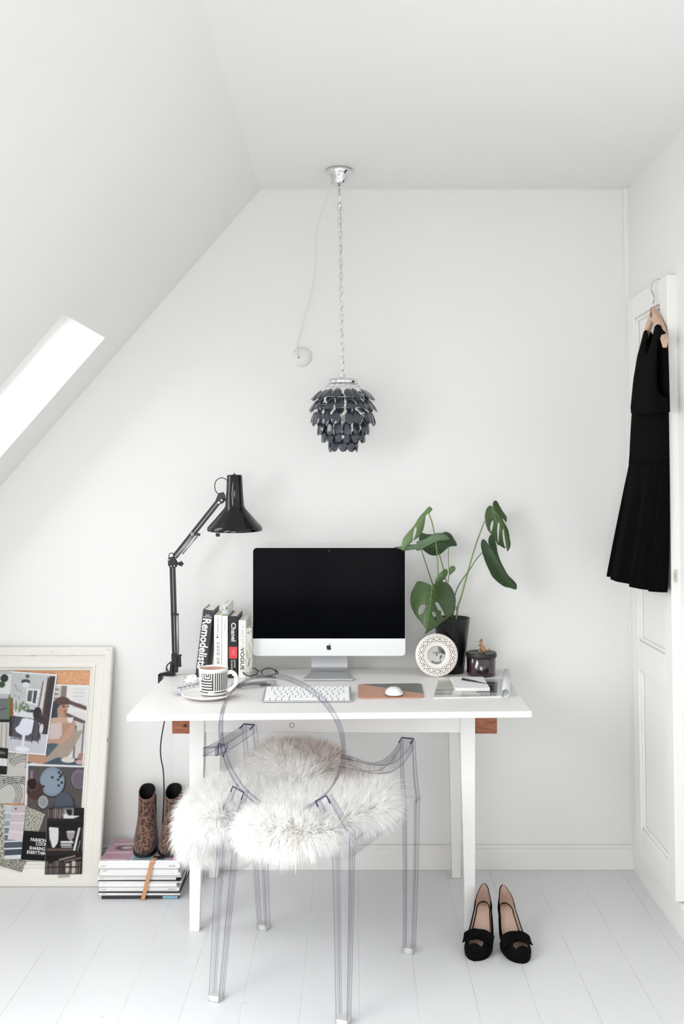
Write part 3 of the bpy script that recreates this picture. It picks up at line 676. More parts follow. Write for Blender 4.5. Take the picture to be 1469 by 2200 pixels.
def fur():
    me = me2; n = len(me.polygons); co = np.zeros(len(me.vertices) * 3); me.vertices.foreach_get('co', co); co = co.reshape(-1, 3)
    ce = np.zeros(n * 3); me.polygons.foreach_get('center', ce); ce = ce.reshape(-1, 3); no = np.zeros(n * 3); me.polygons.foreach_get('normal', no); no = no.reshape(-1, 3)
    ar = np.zeros(n); me.polygons.foreach_get('area', ar)
    wgt = ar * np.where(no[:, 2] < -.75, .15, 1.0); NS = 105000
    idx = RNG.choice(n, NS, p=wgt / wgt.sum()); root = ce[idx] + RNG.normal(0, .003, (NS, 3)); nn = no[idx]
    # clumps
    NC = 2600; cidx = RNG.choice(n, NC, p=wgt / wgt.sum()); cc = ce[cidx]
    own = np.zeros(NS, int)
    for k in range(0, NS, 2000): own[k:k + 2000] = ((root[k:k + 2000, None, :] - cc[None]) ** 2).sum(-1).argmin(1)
    cj = RNG.normal(0, .35, (NC, 3))
    ctr = np.array([0, .2, .40]); out = root - ctr; out[:, 2] *= .3; out /= np.linalg.norm(out, axis=1)[:, None]
    g = np.array([0, 0, -1.0])
    side = np.clip(1 - nn[:, 2], 0, 1)[:, None]
    d0 = nn * .75 + out * .35 + cj[own] * .48 + RNG.normal(0, .16, (NS, 3)); d0[:, 2] += .15 * (1 - side[:, 0])
    d0 /= np.linalg.norm(d0, axis=1)[:, None]
    L = RNG.uniform(.034, .062, NS) * (1 + .12 * RNG.normal(size=NS)); L = np.where(nn[:, 2] > .6, L * .85, L)
    tipc = (cc + no[cidx] * .04)[own]
    K = 4; P = np.zeros((NS, K + 1, 3)); P[:, 0] = root - nn * .002; d = d0.copy()
    for k in range(K):
        P[:, k + 1] = P[:, k] + d * (L / K)[:, None]
        d = d + g * (.26 + .28 * side) * .8 + (tipc - P[:, k + 1]) * 5.0 + RNG.normal(0, .07, (NS, 3)); d /= np.linalg.norm(d, axis=1)[:, None]
    w = np.array([.0007, .00075, .0006, .0004, .00005])
    ax = np.cross(d0, RNG.normal(size=(NS, 3))); ax /= np.linalg.norm(ax, axis=1)[:, None]
    V = np.zeros((NS, K + 1, 2, 3)); V[:, :, 0] = P - ax[:, None] * w[None, :, None]; V[:, :, 1] = P + ax[:, None] * w[None, :, None]
    base = (np.arange(NS) * (K + 1) * 2)[:, None]
    q = np.concatenate([base + np.array([[2 * k, 2 * k + 1, 2 * k + 3, 2 * k + 2]]) for k in range(K)], 1).reshape(-1, 4)
    fm = bpy.data.meshes.new('fur'); nv = NS * (K + 1) * 2; nf = len(q)
    fm.vertices.add(nv); fm.vertices.foreach_set('co', V.reshape(-1)); fm.loops.add(nf * 4); fm.loops.foreach_set('vertex_index', q.reshape(-1))
    fm.polygons.add(nf); fm.polygons.foreach_set('loop_start', np.arange(nf) * 4); fm.polygons.foreach_set('loop_total', np.full(nf, 4)); fm.update(); fm.validate()
    # wool colour: white, with beige and grey-brown locks towards the far edge
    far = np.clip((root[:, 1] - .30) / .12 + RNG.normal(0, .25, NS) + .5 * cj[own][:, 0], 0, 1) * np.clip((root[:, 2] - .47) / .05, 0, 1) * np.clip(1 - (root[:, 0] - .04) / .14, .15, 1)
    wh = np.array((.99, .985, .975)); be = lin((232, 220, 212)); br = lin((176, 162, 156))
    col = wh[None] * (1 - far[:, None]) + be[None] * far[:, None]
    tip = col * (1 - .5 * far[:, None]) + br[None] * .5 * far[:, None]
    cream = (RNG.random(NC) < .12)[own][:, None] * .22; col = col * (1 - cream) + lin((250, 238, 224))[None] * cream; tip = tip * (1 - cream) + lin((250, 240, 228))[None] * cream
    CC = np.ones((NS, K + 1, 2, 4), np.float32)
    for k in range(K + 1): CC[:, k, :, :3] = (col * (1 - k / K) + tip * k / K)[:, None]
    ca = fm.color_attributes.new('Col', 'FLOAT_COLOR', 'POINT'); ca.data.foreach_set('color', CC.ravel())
    m = bpy.data.materials.new('sheepskin wool'); m.use_nodes = True; nt = m.node_tree; N = nt.nodes; bs = N['Principled BSDF']; out_ = [x for x in N if x.type == 'OUTPUT_MATERIAL'][0]
    a = N.new('ShaderNodeVertexColor'); a.layer_name = 'Col'; nt.links.new(a.outputs[0], bs.inputs['Base Color']); bs.inputs['Roughness'].default_value = .7; bs.inputs['Specular IOR Level'].default_value = .2
    tl = N.new('ShaderNodeBsdfTranslucent'); nt.links.new(a.outputs[0], tl.inputs['Color']); mx = N.new('ShaderNodeMixShader'); mx.inputs[0].default_value = .58
    nt.links.new(bs.outputs[0], mx.inputs[1]); nt.links.new(tl.outputs[0], mx.inputs[2]); nt.links.new(mx.outputs[0], out_.inputs['Surface'])
    fm.materials.append(m); o = bpy.data.objects.new('fur', fm); COL.objects.link(o); o.parent = rug; o['kind'] = 'stuff'
fur()

# ------------------------------------------------------------------ desk lamp
LB = mat('black lacquer', (9, 9, 10), .14, spec=.5, coat=.15); LBM = mat('black lamp metal', (22, 22, 24), .35, spec=.5)
SPR = mat('steel spring', (170, 172, 176), .3, 1.0, bump=.5, bscale=900); SCR = mat('steel screw', (215, 216, 220), .2, 1.0)
lamp = thing('desk_lamp', 'black jointed desk lamp with conical metal shade clamped to the desk edge', 'lamp', (-.665, -.19, ZT))
dl = 3.44
LP_ = lambda x, y, d=dl: px(x, y, d)
b = MB(); q = LP_(345, 1453, 3.40)
for x0, x1, z0_, z1_ in ((-.672, -.617, ZT + .0005, ZT + .006), (-.672, -.660, ZT - .045, ZT + .006), (-.672, -.640, ZT - .050, ZT - .042)): b.box((x0, -.215, z0_), (x1, -.175, z1_))
b.prism([(-.672, -.205, ZT + .006), (-.617, -.205, ZT + .006), (-.617, -.205, ZT + .045), (-.632, -.205, ZT + .045), (-.634, -.205, ZT + .016)], (0, .022, 0))
b.cyl((-.645, -.195, ZT - .045), (-.645, -.195, ZT - .0195), .004); b.cyl((-.645, -.195, ZT - .0225), (-.645, -.195, ZT - .0195), .010)
b.build('clamp', LBM, lamp, world=True, bevel=.0015)
yL = -.194
J0 = Vector((LP_(378, 1425).x, yL, LP_(378, 1425).z)); J1 = Vector((LP_(371, 1202).x, yL, LP_(371, 1202).z)); J2 = Vector((LP_(474, 1072).x, yL, LP_(474, 1072).z))
b = MB(); b.bar(J0 - Vector((.002, 0, .03)), J0 + Vector((-.004, 0, .035)), .020, .022, up=(0, 1, 0)); b.bar(J0 + Vector((.008, 0, -.012)), J0 + Vector((.006, 0, .03)), .022, .012, up=(0, 1, 0)); b.build('base_bracket', LBM, lamp, world=True, bevel=.002)
def two_bars(a, c, name, off=.0055):
    t = (c - a).normalized(); n = Vector((-t.z, 0, t.x)); b = MB()
    for s, w in ((-1, .0085), (1, .0085)): b.bar(a + n * off * s, c + n * off * s, .0085, .010, up=(0, 1, 0))
    return b.build(name, LBM, lamp, world=True, bevel=.001)
two_bars(J0 + Vector((-.002, 0, .01)), J1 - Vector((0, 0, .02)), 'lower_arm'); two_bars(J1 + (J2 - J1).normalized() * .012, J2 - (J2 - J1).normalized() * .012, 'upper_arm')
b = MB(); t2 = (J2 - J1).normalized()
b.prism([J1 + Vector(v) for v in ((-.014, -.010, .006), (.004, -.010, .012), (.018, -.010, -.012), (.014, -.010, -.026), (-.008, -.010, -.028), (-.014, -.010, -.018))], (0, .004, 0))
b.prism([J1 + Vector(v) for v in ((-.014, .006, .006), (.004, .006, .012), (.018, .006, -.012), (.014, .006, -.026), (-.008, .006, -.028), (-.014, .006, -.018))], (0, .004, 0))
b.build('elbow', LBM, lamp, world=True, bevel=.001)
b = MB()
for k in range(5):
    a = 2 * PI * k / 5; b.ell(J1 + Vector((.030 + .006 * math.cos(a), -.006, -.014 + .006 * math.sin(a))), .0038, 8)
b.cyl(J1 + Vector((.030, -.008, -.014)), J1 + Vector((.030, .0, -.014)), .006); b.cyl(J1 + Vector((.016, -.004, -.014)), J1 + Vector((.028, -.004, -.014)), .003); b.build('knob', LBM, lamp, world=True)
for a in ((-.010, .0), (-.003, -.022), (.008, -.021), ):
    b = MB(); p = J1 + Vector((a[0], -.0112, a[1])); b.cyl(p, p - Vector((0, .0015, 0)), .0022, n=10); b.build('screw', SCR, lamp, world=True)
for p0, p1, r in ((LP_(382, 1405, 3.41), LP_(381, 1322, 3.41), .0042), (LP_(379, 1196, 3.415), LP_(417, 1150, 3.415), .0028), (LP_(392, 1190, 3.415), LP_(424, 1152, 3.415), .0028)):
    b = MB(); b.cyl(p0, p1, r, n=12); o = b.build('spring', SPR, lamp, world=True)
for p0, p1, w_ in ((LP_(367, 1320, 3.42), LP_(384, 1320, 3.42), .006), (LP_(378, 1408, 3.42), LP_(390, 1408, 3.42), .006), (LP_(410, 1146, 3.42), LP_(430, 1149, 3.42), .009)):
    b = MB(); b.bar(p0, p1, w_, w_); b.build('spring_bracket', LBM, lamp, world=True)
b = MB(); b.torus(LP_(413, 1147, 3.413), .004, .0015, 'y', 12); b.build('rivet', SCR, lamp, world=True)
# head joint and shade
SHX, SHY = px(504.5, 1100, 3.42).x, -.21
b = MB()
for yy_ in (-.205, -.189): b.prism([J2 + Vector((v[0], yy_ - J2.y, v[1])) for v in ((-.016, -.004), (-.006, .020), (.010, .024), (.016, .010), (.012, -.012), (.0, -.018))], (0, .005, 0))
b.cyl(J2 + Vector((.006, -.01, .0)), Vector((SHX - .030, SHY, J2.z - .002)), .005); b.build('head_joint', LBM, lamp, world=True, bevel=.001)
for a in ((-.004, -.012), (.006, -.003)):
    b = MB(); p = J2 + Vector((a[0], -.0115, a[1])); b.cyl(p, p - Vector((0, .003, 0)), .0034, n=10); b.build('screw', SCR, lamp, world=True)
sh = MB(); u1 = .0016
prof = [(0, 1019.5), (15.0, 1020), (16.2, 1022), (18.2, 1060), (20.2, 1086), (23, 1092), (31, 1101), (44, 1116), (55, 1128), (58.5, 1132), (59.3, 1136), (59.3, 1139)]
pr = [(r * u1, 1.41 + (1035 - y) * 3.42 / F) for r, y in prof]; prs = []
zr = pr[-1][1]; ST = Matrix.Translation((SHX, SHY, zr)) @ Matrix.Rotation(math.radians(3.5), 4, 'X')
pr = [(r, z - zr) for r, z in pr]
sh.T = ST; sh.lathe(pr, 56); s_o = sh.build('shade', LB, lamp, world=True)
sh = MB(); sh.T = ST; sh.lathe([(r - .0015 if r > .002 else 0, z - .001) for r, z in pr[1:]], 56); sh.lathe([(pr[-1][0], 0), (pr[-1][0] + .0008, -.0008), (pr[-1][0] - .0015, -.001)], 56)
o = sh.build('shade_lining', mat('pale enamel lining', (212, 214, 214), .4), s_o, world=True)
sh = MB(); sh.T = ST; sh.cyl((0, 0, pr[0][1]), (0, 0, pr[0][1] + .006), .0016, n=8); sh.cyl((-.001, .0, pr[0][1] - .001), (-.001, 0, pr[0][1] + .0015), .006, n=12); sh.build('finial', LBM, s_o, world=True)
sh = MB(); sh.T = ST; sh.box((-.056, -.075, -.014), (-.042, -.066, .002)); sh.build('handle', LBM, s_o, world=True, bevel=.002)
sh = MB(); sh.T = ST; sh.lathe([(.0, -.012), (.018, -.006), (.026, .012), (.022, .035), (.013, .055), (.013, .085)], 24); sh.build('bulb', mat('frosted bulb', (235, 235, 232), .3), s_o, world=True)
b = MB(); b.tube(smooth_path([J2 + Vector((-.004, .004, .012)), px(462, 1052, 3.43), px(463, 1035, 3.43), px(473, 1027, 3.43), px(482, 1028, 3.43), px(489, 1034, 3.425)]), .0016); b.build('shade_cord', LBM, lamp, world=True)
b = MB(); b.tube(smooth_path([J1 + Vector((-.013, 0, -.004)), J1 + Vector((-.011, 0, .018)), J1 + Vector((.0, 0, .022)), J1 + Vector((.010, 0, .014))]), .0016); b.build('elbow_cord', LBM, lamp, world=True)
b = MB(); b.tube(smooth_path([J0 + Vector((-.008, .006, .01)), px(360, 1428, 3.45), px(357, 1440, 3.47), (-.66, -.10, ZT + .004), (-.664, -.074, ZT - .01), (-.66, -.06, .66), px(345, 1600, 3.57), px(351, 1660, 3.575), px(352, 1712, 3.58), px(350, 1800, 3.595), (-.66, -.034, .012), (-.75, -.034, .004), (-.82, -.036, .004)]), .0022); b.build('lamp_cord', mat('black cable', (20, 20, 21), .45), lamp, world=True)

# ------------------------------------------------------------------ pendant lamp
CHR = mat('polished chrome', (225, 226, 228), .07, 1.0)
pen = thing('pendant_lamp', 'dark glass petal pendant lamp hanging on a chrome chain from the ceiling', 'lamp', (-.05, -.23, ZC))
PC = Vector((-.050, -.23, ZC))
b = MB(); b.lathe([(0, 0), (.043, -.0), (.044, -.006), (.043, -.012), (.036, -.017), (.032, -.022), (.030, -.034), (.025, -.046), (.016, -.054), (.009, -.057), (.006, -.062), (0, -.062)], 36, PC); b.build('ceiling_cup', CHR, pen, world=True)
rt = PC + Vector((0, 0, -.060)); rb = PC + Vector((.0015, 0, -.115)); b = MB(); b.cyl(rt, rb, .0042, n=12); b.cyl(rt, rt - Vector((0, 0, .006)), .006, n=12); b.cyl(rb, rb - Vector((0, 0, .010)), .006, n=12); b.build('stem', CHR, pen, world=True)
SC_ = Vector((-.037, -.23, 0)); zt_, zb_ = rb.z - .012, 1.768
b = MB(); b.torus(rb - Vector((0, 0, .018)), .0085, .0018, 'y', 16, 6); b.build('ring', CHR, pen, world=True)
nl = 24; zt2 = zt_ - .012; Lk = (zt2 - zb_) / nl; lk = MB(); rx_, rz_ = .0058, Lk * .5 + .0034
lpts = [Vector((rx_ * math.copysign(abs(math.cos(2 * PI * j / 16)) ** .7, math.cos(2 * PI * j / 16)), 0, rz_ * math.sin(2 * PI * j / 16))) for j in range(16)]
lk.tube(lpts, .0014, 6, loop=True); l0 = lk.build('chain_link', CHR, pen)
for k in range(nl):
    o = l0 if k == 0 else l0.copy()
    if k: COL.objects.link(o)
    f = (k + .5) / nl; p = Vector((rb.x, -.23, zt2 - Lk * (k + .5))).lerp(Vector((SC_.x, -.23, zt2 - Lk * (k + .5))), f); o.location = WM[pen.name].inverted() @ p
    o.rotation_euler = (0, 0, math.radians((12 if k % 2 else 78) + random.uniform(-12, 12)))
WHC = mat('white cable', (222, 221, 216), .5)
b = MB(); pts_ = []
for k in range(26):
    f = k / 25; z = zt_ + (zb_ - .02 - zt_) * f; x = rb.x + (SC_.x - rb.x) * f + .0045 * math.sin(f * 7 + .8); pts_.append((x, -.226, z))
b.tube(smooth_path(pts_, 3), .0016, 6); b.build('flex_in_chain', WHC, pen, world=True)
b = MB(); b.tube(smooth_path([PC + Vector((-.026, 0, -.045)), px(697, 440, 3.42), px(680, 500, 3.46), px(678, 560, 3.50), px(673, 610, 3.53), px(655, 680, 3.57), px(640, 735, 3.6), px(638, 755, 3.61), px(642, 767, 3.613)], 10), .0022, 8); b.build('ceiling_cable', WHC, pen, world=True)
ros = px(648.5, 767, D); b = MB(); b.T = Matrix.Translation(ros) @ Matrix.Rotation(PI / 2, 4, 'X'); b.lathe([(0, .016), (.012, .0155), (.026, .012), (.034, .006), (.0375, .0005), (.0375, -.0002)], 40)
rs = b.build('wall_rose', mat('cream plastic', (228, 227, 222), .35), None); top(rs, ros); tag(rs, 'round white cable rose on the back wall where the pendant cable ends', 'cable outlet')
b = MB(); p = px(641.5, 767.5, 3.613); b.cyl(p + Vector((0, .004, 0)), p - Vector((0, .001, 0)), .003, n=10); b.build('cable_hole', LBM, rs, world=True)
# petal shade
zT = px(737, 822, 3.4).z
b = MB(); b.lathe([(.0, -.006), (.050, -.006), (.0525, -.005), (.0525, .010), (.050, .011), (.050, .0), (.0, .0)], 40, (SC_.x, SC_.y, zT)); b.build('band', CHR, pen, world=True)
b = MB()
for s in (-1, 1): b.tube([(SC_.x + s * .006, -.23, zT + .002), (SC_.x + s * .012, -.23, zT + .014), (SC_.x + s * .002, -.23, zT + .026)], .0014, 6)
b.build('hook', CHR, pen, world=True)
PET = mat('smoky grey glass', (48, 52, 62), .13, spec=.75, coat=.5)
def petal_mb(w, l, facet):
    b = MB(); n = 12 if facet else 20
    rings = [(0, .0042), (.3, .0038), (.45, .0034), (.62, .0027), (.8, .0016), (.93, .0007), (1, 0)] if not facet else [(0, .0042), (.55, .0040), (1, 0)]
    def pt(a, r, s, y):
        x = w / 2 * r * math.sin(a) * (1 - .18 * math.cos(a)); z = -l / 2 + l / 2 * r * math.cos(a); return (x, s * y, z)
    for s in (-1, 1):
        secs = [[pt(2 * PI * j / n, r, s, y) for j in range(n)] for r, y in rings[1:]]
        if s > 0: secs = [list(reversed(q_)) for q_ in secs]
        i = b.addv([p for q_ in secs for p in q_]); F_ = [tuple(range(n - 1, -1, -1))]
        for k in range(len(secs) - 1):
            for j in range(n): F_.append((k * n + j, k * n + (j + 1) % n, (k + 1) * n + (j + 1) % n, (k + 1) * n + j))
        b.addf([tuple(reversed(f_)) for f_ in F_], i, not facet)
    return b
src = {f: petal_mb(.031, .047, f) for f in (False, True)}
first = {}
LPET = .047
tiers = [(849, .094, 48, 18, 1.08, 0), (872, .103, 38, 17, 1.06, 0), (899, .104, 20, 18, 1.04, 0), (921, .084, 9, 16, 1.0, 1), (938, .070, 6, 14, 1.0, 1), (957, .047, 4, 10, 1.0, 1)]
rings_ = []
for ti, (yy_, rr, tl, cnt, scl, fac) in enumerate(tiers):
    z = px(737, yy_, 3.4).z; th_ = math.radians(tl); L_ = LPET * scl; rings_.append((rr - math.sin(th_) * L_ * .95, z + math.cos(th_) * L_ * .95))
    for k in range(cnt):
        a = 2 * PI * (k + .5 * (ti % 2)) / cnt + random.uniform(-.06, .06); th = th_ + random.uniform(-.07, .07)
        if fac not in first: o = first[fac] = src[bool(fac)].build('petal', PET, pen)
        else: o = first[fac].copy(); COL.objects.link(o)
        s = scl * random.uniform(.96, 1.04); ca, sa = math.cos(a), math.sin(a)
        rc = rr - math.sin(th) * L_ / 2; M = Matrix.Translation((SC_.x + rc * ca, SC_.y + rc * sa, z + math.cos(th) * L_ / 2 + random.uniform(-.002, .002))) @ Matrix.Rotation(a - PI / 2, 4, 'Z') @ Matrix.Rotation(th, 4, 'X') @ Matrix.Rotation(random.uniform(-.10, .10) * (1 + 2 * fac), 4, 'Z') @ Matrix.Scale(s, 4)
        o.matrix_local = WM[pen.name].inverted() @ M
b = MB()
for rr, zz in rings_: b.torus((SC_.x, SC_.y, zz), max(.02, rr), .0014, 'z', 28, 6)
for k in range(4):
    a = PI / 2 * k + .4; b.tube([(SC_.x + .045 * math.cos(a), SC_.y + .045 * math.sin(a), zT - .004)] + [(SC_.x + rr * math.cos(a), SC_.y + rr * math.sin(a), zz) for rr, zz in rings_], .0014, 6)
b.build('wire_frame', CHR, pen, world=True)
b = MB(); zz_ = px(737, 955, 3.4).z; b.lathe([(0, zz_), (.014, zz_ + .004), (.022, zz_ + .018), (.020, zz_ + .036), (.013, zz_ + .055), (.013, zz_ + .10)], 24, (SC_.x + .006, SC_.y, 0)); b.build('bulb', mat('frosted bulb', (235, 235, 232), .3), pen, world=True)

# ------------------------------------------------------------------ books on the desk
PAGES = mat('book pages', (234, 230, 222), .8, noise=.05, nscale=300)
INKW = mat('white print', (240, 240, 238), .6); INKB = mat('black print', (24, 24, 25), .6); INKG = mat('grey print', (150, 150, 150), .6); INKL = mat('pale print', (196, 196, 194), .6)
YB = 3.385 - D                                            # spines of the row
def book(label, x0, x1, h, d, cover, y=YB, lean=0.0, name='book', group=None, hard=True):
    """spine towards the room; x0..x1 at the foot, leaning by `lean` radians to the left"""
    w = x1 - x0; t = thing(name, label, 'book', (x0, y, ZT + .0005), group=group)
    M = Matrix.Translation((x0, y, ZT + .0005)) @ Matrix.Rotation(-lean, 4, 'Y')
    WM[t.name] = M; t.matrix_world = M; t.location = M.translation; t.rotation_euler = (0, -lean, 0)
    cm = mat('book cover ' + str(cover), cover, .45); cb = .0022
    b = MB(); b.box((0, 0, 0), (w, cb, h)); b.box((0, cb, 0), (cb, d, h)); b.box((w - cb, cb, 0), (w, d, h)); b.build('cover', cm, t, bevel=.0008)
    b = MB(); b.box((cb, cb, .003), (w - cb, d - .004, h - .003)); b.build('pages', PAGES, t)
    return t, w
def spine_text(t, w, s, size, z, m, bold=0.0, sx=1.0, name='title', u=.5, space=1.0, align='LEFT'):
    M = WM[t.name] @ frame_mat((w * u, -.0004, z), (0, 0, -1), (1, 0, 0)); return text(name, s, size, M, m, t, bold=bold, align=align, sx=sx, space=space, ext=.0003)
def bx_px(x, d=3.385): return px(x, 1400, d).x
HB = lambda y, d=3.385: px(0, y, d).z - ZT
t, w = book('thick black book leaning left with large white title letters on its spine', bx_px(419), bx_px(441.5), .236, .150, (52, 54, 58), lean=-.118, y=YB - .004)
t.location.x = bx_px(419); 
spine_text(t, w, 'Remodelista', .0385, HB(1326) , INKW, bold=.0009, sx=.90, u=.44)
M = WM[t.name] @ frame_mat((w * .5, -.0004, .236 - .021), (1, 0, 0), (0, 0, 1)); text('author', 'JULIE\nCARLSON', .0062, M, INKW, t, align='CENTER')
b = MB()
for r in range(13):                                       # honeycomb net on the spine
    for c in (0, 1):
        cx_, cz_ = (.009 + c * .018), .010 + r * .0185 + (c % 2) * .009; R_ = .0105
        P = [(min(w - .0008, max(.0008, cx_ + R_ * math.cos(PI / 3 * k + PI / 6))), -.0003, min(.234, max(.001, cz_ + R_ * math.sin(PI / 3 * k + PI / 6)))) for k in range(6)]
        b.tube(P, .00022, 4, loop=True)
b.build('honeycomb_pattern', mat('grey honeycomb print', (104, 106, 110), .6), t)
t, w = book('white book with thin black spaced capitals on its spine beside the leaning black book', bx_px(459.5), bx_px(476), HB(1322), .14, (238, 236, 233))
spine_text(t, w, 'LISA CHANEY', .0075, HB(1326), INKG, space=1.25); spine_text(t, w, 'COCO CHANEL', .0125, HB(1380), INKB, space=1.45, sx=.95, u=.52)
b = MB(); b.ell((w * .45, -.0004, HB(1369.5)), (.0028, .0006, .003), 10); b.ell((w * .45, -.0004, HB(1365)), (.0018, .0006, .002), 10); b.build('emblem', INKB, t)
t, w = book('tall white book with a small green plant picture at the top of its spine', bx_px(476.6), bx_px(489), HB(1300), .155, (240, 239, 237))
P = Paint(26, 46, (206, 214, 212)); P.rect(0, 0, 1, .35, (226, 228, 224)); P.ell(.35, .62, .4, .22, (222, 228, 232)); P.ell(.85, .3, .2, .12, (120, 140, 90)); P.ell(.15, .4, .08, .05, (96, 118, 70)); P.ell(.65, .52, .06, .03, (90, 100, 90)); P.rect(0, .86, 1, 1, (130, 160, 80)); P.ell(.8, .12, .1, .08, (150, 160, 150)); P.blur(1)
P.mesh('cover_picture', quad_fn(*[WM[t.name] @ Vector(q) for q in ((.0006, -.0006, HB(1301)), (w - .0006, -.0006, HB(1301)), (w - .0006, -.0006, HB(1323)), (.0006, -.0006, HB(1323)))]), parent=t, thick=.0003)
spine_text(t, w, 'thriftychic', .0115, HB(1333), INKL, sx=.82)
t, w = book('black book with white title and a red band on its spine', bx_px(491.2), bx_px(510), HB(1324), .15, (26, 26, 27))
spine_text(t, w, 'Chanel', .0215, HB(1338), INKW, bold=.0003, sx=1.06, u=.52)
b = MB(); b.box((.0005, -.0007, HB(1415)), (w - .0003, .0, HB(1390))); o = b.build('red_band', mat('red paper band', (216, 70, 78), .5), t); o['label'] = 'red band'
M = WM[t.name] @ frame_mat((w * .5, -.0009, HB(1402)), (1, 0, 0), (0, 0, 1)); text('band_text', 'THE\nLEGEND\nAND\nTHE LIFE', .0046, M, mat('pink print', (240, 170, 170), .6), t, line=1.1)
spine_text(t, w, 'JUSTINE', .0075, HB(1418), INKW, u=.68, name='author'); spine_text(t, w, 'PICARDIE', .0075, HB(1418), INKW, u=.34, name='author')
b = MB(); b.box((w * .4, -.0008, .0075), (w * .62, 0, .0125)); b.build('publisher_mark', INKW, t)
t, w = book('ivory book with black capitals on its spine between the red-banded book and the floral one', bx_px(512.2), bx_px(528), HB(1333), .15, (237, 236, 230))
spine_text(t, w, 'UNSEEN', .0175, HB(1335), INKL, sx=1.38); spine_text(t, w, 'VOGUE', .0185, HB(1392), INKB, sx=1.22, bold=.0002)
t, w = book('ivory book with grey-green leaves and branches printed on its spine beside the computer', bx_px(528.6), bx_px(540.6), HB(1350), .15, (236, 233, 224))
P = Paint(34, 150, (236, 233, 224))
P.line([(.1, .08), (.5, .1), (.9, .05)], .05, (110, 110, 104)); P.line([(.35, .03), (.6, .12)], .05, (110, 110, 104)); P.line([(.9, .22), (.5, .30), (.3, .38)], .04, (150, 148, 140))
for x, y, c, r in ((.75, .42, (178, 184, 160), .5), (.7, .52, (160, 172, 146), .9), (.3, .5, (208, 176, 160), .3), (.55, .66, (140, 156, 138), -.3), (.45, .73, (146, 160, 142), -.2), (.7, .80, (160, 172, 150), 1.0), (.35, .43, (214, 190, 176), 1), (.2, .56, (200, 178, 164), .3)): P.ell(x, y, .26, .032, c, rot=r)
P.line([(.6, .8), (.75, .9), (.9, 1)], .06, (120, 96, 80)); P.line([(.9, .83), (.8, .92), (.95, .99)], .06, (190, 170, 130)); P.blur(1)
hB = HB(1350); P.mesh('spine_picture', quad_fn(*[WM[t.name] @ Vector(q) for q in ((.0006, -.0006, hB - .001), (w - .0006, -.0006, hB - .001), (w - .0006, -.0006, .001), (.0006, -.0006, .001))]), parent=t, thick=.0003)

# ------------------------------------------------------------------ mug, coffee, saucer, packets
PORC = mat('white porcelain', (243, 240, 236), .16, spec=.5, coat=.4)
sc0 = Vector((px(447, 1480, 3.075).x, 3.075 - D, ZT + .0003))
sau = thing('saucer', 'white round saucer under the striped mug on the desk', 'saucer', tuple(sc0))
b = MB(); b.lathe([(0, .001), (.034, 0), (.046, 0), (.060, .005), (.078, .012), (.0835, .016), (.0828, .0185), (.076, .0155), (.058, .0088), (.044, .006), (0, .006)], 56); b.build('dish', PORC, sau)
mg0 = sc0 + Vector((px(458, 1480, 3.075).x - sc0.x, .004, .0070))
mug = thing('mug', 'mug with black and white maze stripes full of milky coffee on the saucer', 'mug', tuple(mg0))
R0, R1, HM = .0405, .0455, .086
def rm_(z): return R0 + (R1 - R0) * z / HM if z > .008 else .034 + (R0 - .034 + .0005) * (z / .008) ** .5
b = MB(); b.lathe([(0, .0), (.032, 0), (.034, .0005)] + [(rm_(z) - .0003, z) for z in (.003, .006, .010, .04, .084)] + [(R1 - .0003, HM), (R1 - .0022, HM + .0012), (R1 - .0036, HM)] + [(rm_(z) - .0036, z) for z in (.07, .04, .012)] + [(0, .008)], 56); b.build('body', PORC, mug)
# printed maze stripes
P = Paint(720, 150, (243, 240, 236)); K = (34, 34, 38)
Wd = 2 * PI * .043
def ang(x): return x / Wd                                 # metres along the wall to picture units
uc = .75 - ang(.004)                                      # picture unit facing the room
xs_ = lambda mm: uc + ang(mm / 1000); yv = lambda z: 1 - z / .086
P.rect(0, yv(.006), 1, yv(.0025), K)
P.rect(0, yv(.017), 1, yv(.0135), K); P.rect(xs_(-7), yv(.018), xs_(13), yv(.012), (243, 240, 236))
k = xs_(14)
while k < xs_(200): P.rect(k, yv(.072 if False else .080), k + ang(.0034), yv(.022), K); k += ang(.0064)
x_r = xs_(8.5)
for z in (.0225, .032, .041, .050): P.rect(xs_(-34), yv(z + .0042), x_r, yv(z), K)
P.rect(x_r - ang(.0036) + ang(.001), yv(.079), x_r + ang(.001), yv(.0225), K)
for a0, a1, zz in ((-21, 2.5, .059), (-14, -3.5, .068)):
    P.rect(xs_(a0), yv(.079), xs_(a0) + ang(.0030), yv(zz), K); P.rect(xs_(a1) - ang(.0030), yv(.079), xs_(a1), yv(zz), K); P.rect(xs_(a0), yv(zz + .0034), xs_(a1), yv(zz), K)
P.rect(xs_(-29), yv(.079), xs_(-26.4), yv(.050), K)
def mugfn(u, v):
    a = 2 * PI * u; z = .0025 + (HM - .0075) * (1 - v) ; r = rm_(max(z, .0081)) + .0003
    if z < .008: r = rm_(z) + .0003
    return mg0 + Vector((r * math.cos(a), r * math.sin(a), z))
P.a = P.a[int(.03 * 0):]; o = P.mesh('stripes', mugfn, m=print_mat('glazed print', .16, .5), parent=mug, thick=.0002)
text('mug_text', 'SATURDAY', .0042, frame_mat(mg0 + Vector((.0045, -rm_(.015) - .0008, .015)), (1, -.0, 0), (0, 0, 1)), INKL, mug)
b = MB(); b.tube(smooth_path([(.0425, -.002, .070), (.056, -.003, .073), (.068, -.004, .064), (.071, -.004, .046), (.064, -.003, .028), (.050, -.002, .018), (.040, -.001, .017)], 6), .0048, 12, flat=1.35); b.build('handle', PORC, mug)
